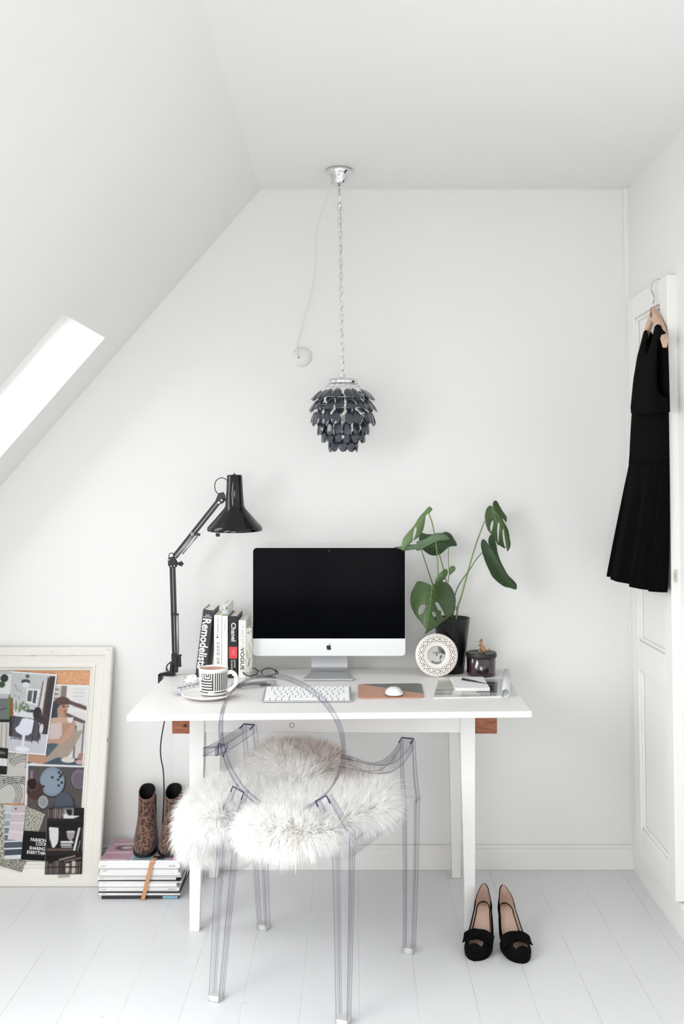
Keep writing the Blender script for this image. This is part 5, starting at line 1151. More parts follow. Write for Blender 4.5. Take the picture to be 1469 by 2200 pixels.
# white plates picture
P = Paint(150, 170, (84, 80, 82))
for k in range(26): P.rect(k / 26, 0, k / 26 + .02, 1, (92 + (k * 37) % 16, 86 + (k * 37) % 14, 86), .6)
P.noise(5, 2); P.rect(0, 0, .05, 1, (226, 228, 230)); P.rect(0, 0, 1, .02, (226, 228, 230))
P.ell(.46, .25, .22, .21, (56, 54, 58)); P.ell(.45, .23, .205, .205, (132, 150, 168)); P.ell(.45, .23, .17, .165, (140, 158, 176))
for x, y in ((.56, .10), (.58, .16), (.55, .2), (.60, .13), (.45, .17), (.61, .24), (.56, .28), (.31, .30)): P.ell(x, y, .022, .018, (50, 54, 62))
P.ell(.90, .18, .15, .16, (84, 72, 84)); P.ell(.90, .18, .135, .14, (126, 112, 128)); P.ell(.90, .2, .10, .10, (112, 100, 116))
P.ell(.66, .56, .185, .19, (50, 50, 56)); P.ell(.65, .545, .17, .175, (76, 82, 98)); P.ell(.65, .545, .14, .145, (84, 90, 106))
P.ell(.17, .36, .14, .13, (80, 56, 52)); P.ell(.12, .27, .09, .10, (120, 84, 80)); P.ell(.12, .27, .075, .085, (44, 32, 32)); P.rect(.08, .08, .13, .2, (150, 120, 130))
P.ell(.31, .53, .09, .10, (56, 54, 56)); P.ell(.31, .52, .085, .09, (168, 170, 174)); P.ell(.31, .52, .06, .06, (150, 152, 158))
P.ell(.10, .75, .06, .06, (110, 110, 112), .6); P.ell(.18, .72, .03, .05, (120, 120, 122), .5)
pr('plates_print', 'photo print of blue and grey ceramic plates on dark wood pinned mid board', [(55, 1643), (183, 1647), (179, 1800), (50, 1796)], P.blur(1), 2)
# left edge pictures
P = Paint(60, 140, (196, 198, 200)); P.rect(0, 0, .6, .35, (205, 206, 208)); P.rect(.3, .05, 1, .3, (228, 230, 230)); P.ell(.75, .1, .12, .05, (60, 66, 64)); P.ell(.68, .18, .1, .04, (70, 90, 60)); P.rect(0, .36, 1, .62, (120, 124, 126)); P.line([(0, .55), (.5, .52), (1, .46)], .02, (50, 50, 50)); P.ell(.95, .5, .1, .2, (110, 140, 90)); P.rect(0, .62, 1, .66, (40, 40, 42)); P.rect(0, .66, 1, 1, (214, 210, 202))
for x in (.1, .3, .5, .7, .85): P.rect(x, .68, x + .04, 1, (160, 150, 140))
pr('kitchen_print', 'photo print of a white kitchen cut by the left picture edge at the board top', [(-45, 1441), (27, 1441), (20, 1610), (-45, 1610)], P.blur(1), 2)
P = Paint(50, 60, (42, 40, 40)); P.rect(0, .40, 1, .68, (226, 226, 226)); P.ell(.6, .2, .3, .06, (120, 110, 104)); P.ell(.4, .85, .2, .05, (150, 140, 136)); P.noise(6, 2)
pr('striped_clipping', 'small black and white magazine clipping at the left above the swirl paper', [(-30, 1602), (17, 1608), (14, 1664), (-30, 1662)], P.blur(1), 3, 'clipping')
# woman with a cup
P = Paint(150, 215, (232, 226, 222))
P.rect(.0, .0, .52, .62, (214, 205, 200))
for k in range(9): P.poly([(.0, .03 + k * .058), (.46, .06 + k * .058), (.46, .075 + k * .058), (.0, .045 + k * .058)], (112, 110, 116))
P.rect(.5, 0, .60, .35, (142, 128, 126)); P.rect(.60, .0, 1, .34, (236, 234, 232))
for k in range(6): P.rect(.72, .05 + k * .045, .92, .058 + k * .045, (196, 194, 194))
P.poly([(.6, .18), (1, .27), (1, .32), (.6, .23)], (112, 84, 80)); P.poly([(.6, .34), (1, .45), (1, .49), (.6, .40)], (106, 90, 90)); P.rect(.78, .47, 1, 1, (214, 208, 204)); P.rect(.80, .5, .83, .98, (96, 112, 122)); P.rect(.94, .48, .96, 1, (96, 100, 108))
P.poly([(.46, .62), (.95, .55), (.75, .85), (.55, 1), (.2, 1)], (176, 158, 142)); P.poly([(.1, .74), (.55, .72), (.35, .9), (.0, 1.0), (.0, .85)], (84, 104, 116))
P.poly([(.0, .86), (.32, .84), (.38, .94), (.3, .99), (.0, .96)], (198, 150, 122))
P.poly([(.13, .42), (.3, .36), (.62, .38), (.78, .44), (.80, .52), (.74, .68), (.6, .73), (.3, .70), (.1, .72), (.12, .55)], (190, 146, 122))
P.poly([(.26, .50), (.56, .46), (.58, .62), (.5, .7), (.28, .68)], (214, 196, 192)); P.poly([(.14, .56), (.3, .5), (.26, .62), (.1, .72)], (108, 100, 100))
P.ell(.52, .29, .13, .105, (196, 148, 124)); P.poly([(.40, .20), (.56, .17), (.66, .20), (.66, .25), (.52, .24), (.46, .30), (.48, .42), (.36, .44), (.22, .42), (.30, .30)], (66, 72, 84)); P.ell(.54, .205, .13, .05, (104, 78, 72)); P.ell(.60, .335, .03, .012, (150, 84, 80)); P.ell(.57, .275, .03, .010, (86, 64, 60)); P.ell(.65, .27, .02, .009, (86, 64, 60))
P.poly([(.36, .42), (.54, .40), (.66, .43), (.64, .48), (.44, .47), (.2, .52)], (214, 170, 146)); P.poly([(.64, .41), (.76, .40), (.74, .47), (.67, .47)], (236, 230, 228)); P.poly([(.74, .48), (.82, .46), (.72, .66), (.58, .73), (.1, .72), (.1, .68), (.56, .67)], (202, 158, 134))
P.poly([(.35, .96), (.52, .90), (.95, .90), (1, 1), (.2, 1)], (70, 90, 106)); P.ell(.72, .92, .12, .035, (220, 214, 206)); P.ell(.93, .94, .08, .03, (206, 170, 160)); P.poly([(.9, .84), (1, .82), (1, .91), (.88, .9)], (176, 130, 116))
for a in ((0, 0, 1, .02), (0, .98, 1, 1), (.975, 0, 1, 1), (0, 0, .02, 1)): P.rect(*a, (240, 240, 240))
pr('portrait_print', 'photo print of a seated long-haired woman holding a white cup by shutters', [(72, 1469), (192, 1472), (179, 1648), (56, 1643)], P.noise(5, 1).blur(3), 3)
# dining room with white chair
P = Paint(150, 240, (196, 198, 202))
P.poly([(0, 0), (.85, 0), (.72, .12), (.64, .5), (0, .52)], (200, 202, 204)); P.poly([(.85, .03), (1, .03), (1, 1), (.82, .9), (.74, .7), (.80, .3)], (74, 66, 68)); P.poly([(.72, .12), (.82, .06), (.76, .6), (.66, .55)], (212, 214, 212)); P.poly([(.80, .05), (.84, .04), (.80, .8), (.76, .7)], (104, 84, 78)); P.poly([(.70, .10), (.73, .09), (.68, .55), (.65, .54)], (130, 104, 96))
P.poly([(.37, .20), (.66, .20), (.62, .40), (.36, .38)], (232, 234, 234)); P.poly([(.40, .22), (.50, .22), (.49, .36), (.39, .36)], (96, 106, 108)); P.poly([(.53, .22), (.61, .22), (.59, .38), (.52, .37)], (86, 94, 98)); P.rect(.40, .22, .48, .235, (130, 160, 130))
P.ell(.33, .12, .10, .03, (74, 72, 74)); P.ell(.36, .05, .05, .02, (96, 94, 94)); P.ell(.34, .16, .09, .035, (226, 228, 230)); P.line([(.36, 0), (.34, .12)], .01, (120, 120, 120))
for x, y in ((.1, .18), (.15, .22), (.22, .24), (.1, .3), (.2, .32)): P.ell(x, y, .03, .02, (180, 178, 180))
P.rect(0, .74, 1, 1, (206, 204, 218)); P.poly([(0, .55), (.7, .55), (.8, .78), (.75, .84), (.0, .80)], (92, 88, 98)); P.poly([(.1, .46), (.52, .47), (.68, .57), (.08, .55)], (226, 226, 232)); P.poly([(.08, .55), (.68, .57), (.68, .58), (.08, .565)], (70, 68, 76))
for x0, y0, x1, y1 in ((.12, .56, .06, .84), (.62, .58, .60, .86), (.72, .62, .76, .86), (.76, .6, .80, .82), (.1, .82, .6, .84)): P.line([(x0, y0), (x1, y1)], .016, (56, 52, 58))
P.ell(.66, .50, .10, .08, (60, 54, 58)); P.ell(.74, .56, .08, .05, (76, 60, 58)); P.ell(.80, .68, .05, .06, (220, 220, 226)); P.rect(.40, .46, .58, .49, (70, 70, 76))
for x, y, c in ((.15, .42, (126, 150, 108)), (.22, .44, (140, 164, 120)), (.28, .40, (118, 142, 122)), (.33, .44, (104, 130, 96)), (.40, .41, (136, 156, 132)), (.12, .45, (150, 172, 130)), (.25, .47, (116, 144, 96)), (.36, .47, (128, 150, 112)), (.44, .44, (120, 142, 130))): P.ell(x, y, .06, .018, c, rot=x * 9)
P.poly([(.22, .50), (.36, .48), (.38, .54), (.24, .545)], (228, 232, 232))
P.poly([(.30, .58), (.36, .565), (.58, .575), (.60, .60), (.57, .74), (.48, .775), (.34, .78), (.18, .74), (.15, .70), (.24, .66)], (232, 232, 246)); P.poly([(.34, .775), (.42, .775), (.385, .92), (.35, .92)], (232, 232, 244)); P.ell(.36, .945, .20, .032, (238, 238, 246))
P.poly([(0, .33), (.06, .33), (.09, .55), (.0, .60)], (150, 96, 66)); P.rect(0, .56, .07, .8, (60, 56, 60))
for a in ((0, 0, 1, .015), (0, .985, 1, 1), (.97, 0, 1, 1)): P.rect(*a, (242, 242, 242))
pr('dining_room_print', 'photo print of a dining room with a white pedestal chair pinned highest on board', [(25, 1442), (123, 1449), (98, 1623), (18, 1616)], P.noise(7, 2).blur(2), 5)
# lattice scrap, colour cards, text card, bookshelf picture
pr('patterned_paper', 'tilted cream lattice paper scrap right of the pink colour card', [(50, 1730), (97, 1749), (83, 1787), (44, 1785)], lattice(80, 70, 9), 3, 'paper')
P = Paint(60, 150, (226, 228, 232))
for k, c in enumerate(((200, 208, 216), (182, 192, 202), (158, 168, 180), (126, 140, 154), (112, 124, 140), (86, 96, 110), (76, 84, 100))):
    P.rect(.0, .02 + k * .132, 1, .125 + k * .132, c)
pr('colour_card', 'blue-grey paint colour card with striped swatches at the lower left board', [(11, 1730), (57, 1730), (45, 1845), (9, 1847)], P, 5, 'colour card')
P = Paint(50, 100, (232, 226, 226))
for k, c in enumerate(((206, 190, 194), (210, 194, 198), (216, 202, 204), (222, 210, 212))): P.rect(0, .0 + k * .26, 1, .22 + k * .26 + (.05 if k == 3 else 0), c)
o = pr('colour_card', 'pink paint colour card pinned over the blue-grey colour card', [(27, 1731), (56, 1729), (49, 1806), (17, 1803)], P, 7, 'colour card')
b = MB(); p = on_board(35, 1737, .0055); b.ell(p, (.003, .0025, .003), 10); b.build('pin', mat('dark pin', (50, 50, 56), .3), o, world=True)
P = Paint(60, 70, (26, 25, 27)); P.rect(0, .97, 1, 1, (190, 188, 184))
card = pr('text_card', 'black card with white capital letters partly behind the bookshelf picture', [(52, 1784), (105, 1788), (101, 1851), (45, 1848)], P, 6, 'card')
W3 = mat('white card print', (228, 228, 228), .5)
for s_, x, y in (('FASHION', 66, 1803.5), ('COOKING', 77.5, 1812.5), ('SHARING', 63.5, 1821.5), ('EVERYTHING', 58, 1830.5)):
    M = frame_mat(on_board(x, y, -.005 + .0013 * 6 + .0005), on_board(x + 10, y + .8, 0) - on_board(x, y, 0), on_board(x, y - 10, 0) - on_board(x, y, 0)); text('card_text', s_, .0158, M, W3, card, bold=.0002, align='LEFT', sx=.84)
P = Paint(110, 190, (30, 28, 29)); r = random.Random(4)
x = .03
while x < .40: w_ = r.uniform(.05, .08); P.rect(x, .01, x + w_ - .012, .165, r.choice([(110, 92, 88), (90, 70, 66), (140, 128, 122), (70, 60, 60)])); P.rect(x + .01, .03, x + .02, .14, (160, 150, 144)); x += w_
P.rect(.42, .0, .72, .13, (150, 150, 154)); P.rect(.52, .03, .66, .11, (30, 28, 30)); P.poly([(.46, .03), (.50, .02), (.58, .12), (.86, .12), (.88, .13), (.70, .165), (.44, .165), (.46, .12)], (226, 226, 228)); P.rect(0, .17, 1, .20, (44, 36, 38))
P.poly([(.07, .30), (.10, .29), (.30, .30), (.32, .29), (.34, .38), (.33, .52), (.24, .60), (.16, .60), (.10, .48)], (226, 224, 224)); P.poly([(.11, .45), (.18, .6), (.14, .6)], (60, 56, 58)); P.poly([(.54, .36), (.78, .36), (.74, .46), (.66, .50), (.58, .46)], (164, 158, 162)); P.rect(.66, .48, .70, .52, (164, 158, 162)); P.ell(.66, .36, .12, .015, (210, 206, 208))
P.rect(.40, .50, .74, .535, (222, 218, 214)); P.rect(.40, .55, .70, .575, (214, 210, 206)); P.rect(.42, .582, .72, .60, (206, 202, 200)); P.rect(.05, .61, .72, .65, (110, 86, 82)); P.poly([(.86, .30), (.92, .30), (.80, .65), (.73, .65)], (222, 216, 212)); P.line([(.92, .5), (.86, .65)], .02, (190, 186, 184)); P.rect(.96, .30, .98, .65, (140, 134, 132)); P.rect(0, .66, 1, .71, (46, 38, 40)); P.poly([(.36, .77), (.80, .71), (.82, .735), (.38, .80)], (150, 128, 116)); P.poly([(.5, .795), (.96, .74), (.97, .765), (.52, .82)], (120, 102, 96))
x = .0
while x < .96: w_ = r.uniform(.05, .12); c = r.choice([(150, 138, 130), (190, 168, 156), (110, 96, 92), (74, 66, 68), (206, 190, 180)]); P.rect(x, .79 + r.uniform(0, .05), x + w_ - .015, .985, c); P.rect(x, .88, x + w_ - .015, .90, (60, 52, 54)); x += w_
for a in ((0, 0, .008, 1), (0, .993, 1, 1)): P.rect(*a, (200, 198, 196))
o = pr('bookshelf_print', 'black and white bookshelf picture taped at the lower right of the pinboard', [(103, 1735), (182, 1735), (177, 1877), (97, 1878)], P.noise(6, 1).blur(2), 10)
TAPE = clear_mat('matt tape', (236, 236, 234), (214, 214, 212), 1.3)
for q in ([(134, 1731), (158, 1731), (156, 1748), (136, 1748)], [(125, 1873), (150, 1871), (152, 1883), (127, 1885)]):
    b = MB(); b.prism([on_board(x, y, .0092) for x, y in q], (0, -.0004, 0)); b.build('tape', TAPE, o, world=True)

# ------------------------------------------------------------------ magazines on the floor with boots on top
SX0, SX1, SY0, SY1 = -.862, -.589, -.268, -.062
MW = mat('white magazine spine', (236, 235, 234), .4); MG = mat('grey magazine spine', (196, 194, 192), .45); MD = mat('dark magazine spine', (52, 50, 54), .45); MP = mat('magazine page edges', (214, 206, 202), .7, noise=.12, nscale=900)
lst = [(22, MW, 1), (22, MW, 0), (62, MW, 2), (28, MG, 0), (48, MW, 3), (42, MW, 0), (24, MG, 0), (44, MW, 1), (16, MD, 0), (26, MW, 1), (50, MW, 0), (22, MG, 1), (54, MW, 2), (18, MD, 0), (36, MW, 3), (16, MW, 0), (50, MD, 4)]
ords = ['topmost', 'second', 'third', 'fourth', 'fifth', 'sixth', 'seventh', 'eighth', 'ninth', 'tenth', 'eleventh', 'twelfth', 'thirteenth', 'fourteenth', 'fifteenth', 'sixteenth', 'bottom']
desc = {MW.name: 'white spined', MG.name: 'grey spined', MD.name: 'thin dark'}
z = .131 - sum(t for t, _, _ in lst) * .000225 * 0 ; z = .1305
tm = mat('tiny spine print', (120, 116, 116), .6)
for k, (t_, m_, kind) in enumerate(lst):
    th = t_ * .000225; z -= th; jx, jy = random.uniform(-.006, .006), random.uniform(-.004, .003); wx = random.uniform(-.014, .004); rot = random.uniform(-.012, .012)
    if k == 0: jx, wx, jy, rot = .004, 0, .002, .0
    if kind == 4: jx, wx = .010, -.012
    lab = ('pink and blue covered magazine topmost in the floor stack under the boots' if k == 0 else 'dark magazine with blue corner at the bottom of the floor stack' if k == 16 else '%s magazine in the floor stack, %s from the top' % (desc[m_.name], ords[k]))
    mgz = thing('magazine', lab, 'magazine', (SX0 + jx, SY0 + jy, max(.0004, z + .0001)), rot, 'magazines in the floor stack')
    W_ = SX1 - SX0 + wx; Dp = SY1 - SY0 - random.uniform(0, .006)
    b = MB(); b.box((0, 0, 0), (W_, .003, th - .0003)); b.box((0, .003, 0), (W_, Dp, .0005)); b.box((0, .003, th - .0008), (W_, Dp, th - .0003)); b.build('cover', m_ if kind != 4 else MD, mgz)
    b = MB(); b.box((.001, .003, .0005), (W_ - .0015, Dp - .001, th - .0008)); b.build('pages', MP, mgz)
    if kind in (1, 2, 3) and th > .0045:                   # title marks on the spine, too small to read
        b = MB(); xx = .008
        for w_ in (.004, .006, .003): b.box((xx, -.0003, th * .42), (xx + w_, 0, th * .58)); xx += w_ + .0015
        if kind == 2:
            xx = W_ - .036
            for w_ in (.009, .010, .002): b.box((xx, -.0003, th * .42), (xx + w_, 0, th * .58)); xx += w_ + .002
        b.build('spine_print', tm, mgz)
    if kind == 4:
        b = MB(); b.box((W_ - .055, -.0006, .001), (W_ - .004, 0, th - .001)); o = b.build('blue_corner', mat('blue magazine print', (134, 170, 190), .4), mgz); o['label'] = 'light blue corner'
    if k == 0:
        P = Paint(130, 90, (196, 140, 160)); P.rect(.36, 0, .80, 1, (150, 172, 184)); P.poly([(.36, .0), (.44, 0), (.40, 1), (.36, 1)], (170, 186, 196)); P.rect(0, .0, .36, .12, (206, 160, 178))
        for yy_ in (.24, .64, .93): P.rect(.03, yy_, .32, yy_ + .035, (236, 226, 230))
        P.ell(.22, .44, .13, .12, (96, 70, 72)); P.ell(.24, .43, .07, .06, (220, 180, 168)); P.rect(.80, 0, 1, 1, (222, 176, 200)); P.ell(.74, .9, .05, .06, (70, 80, 90)); P.blur(1)
        P.mesh('cover_picture', quad_fn(*[WM[mgz.name] @ Vector(q) for q in ((.001, Dp - .001, th + .0001), (W_ - .001, Dp - .001, th + .0001), (W_ - .001, .001, th + .0001), (.001, .001, th + .0001))]), m=print_mat('glossy print', .2, .5), parent=mgz, thick=.0003)
ZS = .1312
TAN = mat('tan leather', (200, 146, 106), .45, noise=.05, nscale=60)
strap = thing('leather_strap', 'tan leather strap with buckle tied around the magazine stack', 'strap', (-.715, SY0 - .012, 0))
xt, xb_ = px(326, 1850, 3.355).x, px(307, 1930, 3.355).x; fy = SY0 - .009
path = [(xb_ , -.064, .0004), (xb_, fy + .004, .0006), (xb_, fy, .004), ((xt + xb_) / 2 + .001, fy, .068), (xt, fy, ZS - .004), (xt + .001, fy + .004, ZS + .0016), (xt + .020, SY0 + .055, ZS + .0022), (xt + .020, -.09, ZS + .0022)]
secs = []
for k, p in enumerate(path):
    p = Vector(p); t = (Vector(path[min(k + 1, len(path) - 1)]) - Vector(path[max(k - 1, 0)])).normalized(); n = Vector((0, -t.z, t.y)).normalized() if abs(t.z) + abs(t.y) > 0 else Vector((0, 0, 1)); s_ = Vector((1, 0, 0)) * .0068; n = n * .0009
    secs.append([p - s_ - n, p + s_ - n, p + s_ + n, p - s_ + n])
b = MB(); b.loft(secs, smooth=False); b.build('band', TAN, strap, world=True)
b = MB(); c_ = Vector((xt + .010, SY0 + .022, ZS + .004)); q = [c_ + Vector((x, y, 0)) for x, y in ((-.009, -.006), (.009, -.006), (.009, .006), (-.009, .006))]; b.tube(q, .0012, 6, loop=True); b.tube([c_ + Vector((-.009, 0, .0005)), c_ + Vector((.009, 0, .0005))], .0009, 6); b.build('buckle', mat('dark buckle', (40, 38, 36), .3, .8), strap, world=True)

def leopard():
    m = bpy.data.materials.new('leopard print suede'); m.use_nodes = True; nt = m.node_tree; N, L = nt.nodes, nt.links; p = N['Principled BSDF']
    tc = N.new('ShaderNodeTexCoord'); mp = N.new('ShaderNodeMapping'); mp.inputs['Scale'].default_value = (1.25, 1.0, .8); L.new(tc.outputs['Object'], mp.inputs['Vector'])
    nz = N.new('ShaderNodeTexNoise'); nz.inputs['Scale'].default_value = 50; nz.inputs['Detail'].default_value = 2; L.new(mp.outputs[0], nz.inputs['Vector'])
    vm = N.new('ShaderNodeMix'); vm.data_type = 'RGBA'; vm.blend_type = 'LINEAR_LIGHT'; vm.inputs['Factor'].default_value = .014; L.new(mp.outputs[0], vm.inputs['A']); L.new(nz.outputs['Color'], vm.inputs['B'])
    v = N.new('ShaderNodeTexVoronoi'); v.inputs['Scale'].default_value = 84; v.inputs['Randomness'].default_value = .85; L.new(vm.outputs['Result'], v.inputs['Vector'])
    r = N.new('ShaderNodeValToRGB'); e = r.color_ramp.elements; e[0].position = 0; e[0].color = tuple(lin((96, 64, 50))) + (1,); e[1].position = .12; e[1].color = tuple(lin((70, 46, 42))) + (1,)
    for q, c in ((.20, (44, 28, 30)), (.43, (48, 30, 32)), (.49, (112, 78, 60)), (1.0, (124, 88, 68))): x = e.new(q); x.color = tuple(lin(c)) + (1,)
    L.new(v.outputs['Distance'], r.inputs[0]); L.new(r.outputs[0], p.inputs['Base Color']); p.inputs['Roughness'].default_value = .75; p.inputs['Sheen Weight'].default_value = .2
    return m
LEO = leopard(); SOLE = mat('black rubber sole', (16, 15, 15), .4); LIN = mat('black boot lining', (10, 9, 10), .8)
def boot(x, y, rz, label, sc_=1.0):
    t = thing('ankle_boot', label, 'boot', (x, y, ZS + .0002), rz, 'leopard ankle boots on the magazines')
    # ring: height, half width, front y, back y; the toe points to -y
    R_ = [(.012, .0385, -.098, .098), (.024, .040, -.099, .100), (.036, .0395, -.094, .101), (.048, .0375, -.078, .101), (.062, .035, -.052, .100), (.080, .0325, -.024, .100), (.100, .031, -.008, .100), (.125, .030, .0, .100), (.150, .029, .004, .099), (.166, .0285, .006, .098)]
    def ring(z, w, f, bk, n=32, sl=0.0, k=1.0):
        out = []
        for j in range(n):
            a = 2 * PI * j / n; cx_, cy_ = math.cos(a), math.sin(a); ry = (bk - f) / 2
            zz = z + sl * (cy_ + 1) / 2
            out.append(((w * k) * math.copysign(abs(cx_) ** .8, cx_) * (1 - .10 * max(0, -cy_)), (f + bk) / 2 + ry * math.copysign(abs(cy_) ** .85, cy_) * (1 - (1 - k) * .5), zz))
        return out
    secs = [ring(z, w, f, bk, sl=(.030 if z > .16 else .014 if z > .14 else 0)) for z, w, f, bk in R_]
    b = MB(); b.loft(secs, caps=False, smooth=True); b.build('upper', LEO, t, solidify=.002)
    s2 = [ring(z - .001, w - .002, f + .002, bk - .002, sl=(.030 if z > .16 else .014 if z > .14 else 0)) for z, w, f, bk in R_[4:]]
    b = MB(); b.loft(list(reversed(s2)), caps=True, smooth=True); b.v = b.v; b.f = b.f[:-2] + [b.f[-1]]; b.m = b.m[:-2] + [b.m[-1]]; b.sm = b.sm[:-2] + [b.sm[-1]]; b.build('lining', LIN, t)
    b = MB(); b.loft([ring(.0, .037, -.094, .02), ring(.004, .0395, -.100, .02), ring(.012, .0395, -.100, .03)], smooth=False); b.build('sole', SOLE, t)
    b = MB(); b.loft([ring(.0, .024, .050, .100, 16), ring(.012, .030, .035, .101, 16)], smooth=False); b.build('heel', SOLE, t)
    b = MB(); b.grid(lambda u, v: (.0292 + .0042 * math.sin(PI * u) * (1 - .2 * v), .045 + .018 * (u - .5), .062 + .105 * v + .004 * u), 6, 10)
    b.build('elastic_panel', LIN, t)
    return t
boot(-.727, -.149, math.radians(7), 'leopard print ankle boot on the magazines, left one away from the sheepskin')
boot(-.638, -.147, math.radians(2), 'leopard print ankle boot on the magazines, half hidden by the white sheepskin')

# ------------------------------------------------------------------ black peep-toe heels
SUE = mat('black satin suede', (7, 6, 7), .75, spec=.1, bump=.2, bscale=400); INS = mat('nude insole leather', (186, 158, 142), .5, noise=.03, nscale=30); HEELM = mat('black heel', (14, 13, 14), .3)
def heel_shoe(x, y, rz, label, mir):
    t = thing('high_heel', label, 'shoe', (x, y, 0), rz, 'black high heels on the floor')
    LF = .190
    def zs(s):                                            # height of the inside floor of the shoe
        if s < .14: return .094
        f = min(1, (s - .14) / .50); return .094 - (.094 - .026) * (f * f * (3 - 2 * f))
    def wd(s):
        w = .026 + .012 * math.sin(PI * min(1, max(0, (s - .30) / .80)) ) ** 1.0
        if s < .24: w *= max(0, s / .24) ** .52
        if s > .80: w *= math.sqrt(max(0, 1 - ((s - .80) / .20) ** 2)) * .97 + .03
        return w
    def rim(s):
        if s < .24: return .058 - .024 * (s / .24) ** .8
        if s < .62: return .034 - .010 * ((s - .2) / .42)
        return .024
    cx_ = lambda s: mir * .006 * math.sin(PI * s)
    yy = lambda s: LF * (.5 - s)
    def U(s, q, off=0.0, lift=0.0):
        yo = -off * 1.6 * max(0, 1 - s / .14); w = max(.0, wd(s) - off); a = abs(q); sg = 1 if q > 0 else -1
        if a < .5: return Vector((cx_(s) + sg * w * (a / .5), yy(s) + yo, zs(s) + lift + .004 * (a / .5) ** 4))
        h = (a - .5) / .5; return Vector((cx_(s) + sg * (w * (1 + .10 * math.sin(PI * h) - .12 * h)), yy(s) + yo + (.006 * h if s < .1 else 0), zs(s) + lift + .004 + (rim(s) - .004) * h))
    S1 = .72
    b = MB(); b.grid(lambda u, v: U(v * S1, 2 * u - 1), 24, 40); b.grid(lambda u, v: U(v * S1, 2 * u - 1, -.0) - Vector((0, 0, .0035)) if abs(2 * u - 1) < .5 else U(v * S1, 2 * u - 1), 24, 40)
    o = b.build('upper', SUE, t, solidify=.0016)
    b = MB(); b.grid(lambda u, v: U(v * S1, (2 * u - 1) * .985, .0022, .0028), 24, 40); b.build('lining', INS, t)
    b = MB(); b.tube([U(v / 40 * S1, 1) for v in range(40, -1, -1)] + [U(v / 40 * S1, -1) for v in range(1, 41)], .0012, 6); b.build('edge_binding', SUE, t)
    b = MB(); edge = [U(v / 30 * S1 * .95 + .03, .43, .002, .0036) for v in range(30, -1, -1)] + [U(v / 30 * S1 * .95 + .03, -.43, .002, .0036) for v in range(31)]
    b.tube(edge, .0016, 6); b.build('insole_edge', SUE, t)
    b = MB(); b.grid(lambda u, v: Vector((cx_(.6 + .39 * v) + (2 * u - 1) * wd(.6 + .39 * v) * .95, yy(.6 + .39 * v), zs(.6 + .39 * v) + .0038)), 12, 14); b.build('insole', INS, t)
    # vamp: a dome over the toes with the peep opening
    b = MB(); nu, nv = 110, 80; P_ = {}
    def V_(i, j):
        s = .60 + .40 * j / nv; a = PI * i / nu; w = wd(s) * 1.04; h = (.036 - .010 * max(0, (s - .65) / .35)) * (1 if s < .9 else math.sqrt(max(0.0, 1 - ((s - .9) / .1) ** 2)) * .55 + .45)
        return Vector((cx_(s) + w * math.cos(a), yy(s) - .004, .018 + (h + (.008 if s < .8 else .004)) * math.sin(a) ** .8))
    ii = b.addv([V_(i, j) for j in range(nv + 1) for i in range(nu + 1)]); fs = []
    for j in range(nv):
        for i in range(nu):
            s = .60 + .40 * (j + .5) / nv; a = 180 * (i + .5) / nu
            if s < .945 and ((a - 90) / 46) ** 2 + ((s - .945) / .13) ** 2 < 1: continue
            fs.append((j * (nu + 1) + i, j * (nu + 1) + i + 1, (j + 1) * (nu + 1) + i + 1, (j + 1) * (nu + 1) + i))
    b.addf(fs, ii, True); b.build('vamp', SUE, t, solidify=.0018)
    # platform sole and slender heel
    def outl(k, z, s0=.50):
        pts = []
        for q in range(25): s = s0 + (1.005 - s0) * q / 24; pts.append((cx_(s) + wd(s) * k, yy(s) - .004, z))
        for q in range(24, -1, -1): s = s0 + (1.005 - s0) * q / 24; pts.append((cx_(s) - wd(s) * k, yy(s) - .004, z))
        return pts
    b = MB(); b.loft([outl(.90, .0), outl(1.02, .005), outl(1.06, .020), outl(1.0, .024)], smooth=False); b.build('platform', SUE, t)
    b = MB(); b.loft([[(.008 * math.cos(a) * k, LF * .5 - .010 + f + .008 * math.sin(a) * k, z) for a in [2 * PI * j / 14 for j in range(14)]] for z, k, f in ((0, .62, -.004), (.03, .62, -.004), (.06, .8, -.004), (.076, 1.3, -.008), (.087, 1.9, -.012))], smooth=True); b.build('heel', HEELM, t)
    # flat pleated bow across the toe
    b = MB(); sb = .73
    def bow(u, v):
        x = (2 * u - 1) * .0445; s = sb + (v - .5) * .17; th = 1 - (x / .056) ** 2
        pl = .0016 * math.sin(v * 9 + 1.2 * math.cos(x * 60)) ; pin = 1 - .28 * math.exp(-(x / .010) ** 2)
        return Vector((x + cx_(sb), yy(sb) - .004 + (v - .5) * -.036 * pin, .022 + .038 * max(0, th) ** .5 - .016 * (v - .3) + pl))
    b.grid(bow, 40, 14); b.build('bow', SUE, t, solidify=.0035)
    b = MB(); b.ell((cx_(sb), yy(sb) - .008, .060), (.008, .017, .006)); b.build('bow_knot', SUE, t)
    return t
hl = heel_shoe(.381, -.607, -math.radians(16), 'black peep-toe high heel with bow on the floor, left shoe of the pair', 1)
hr = heel_shoe(.4800, -.620, math.radians(9), 'black peep-toe high heel with bow on the floor, right shoe of the pair', -1)

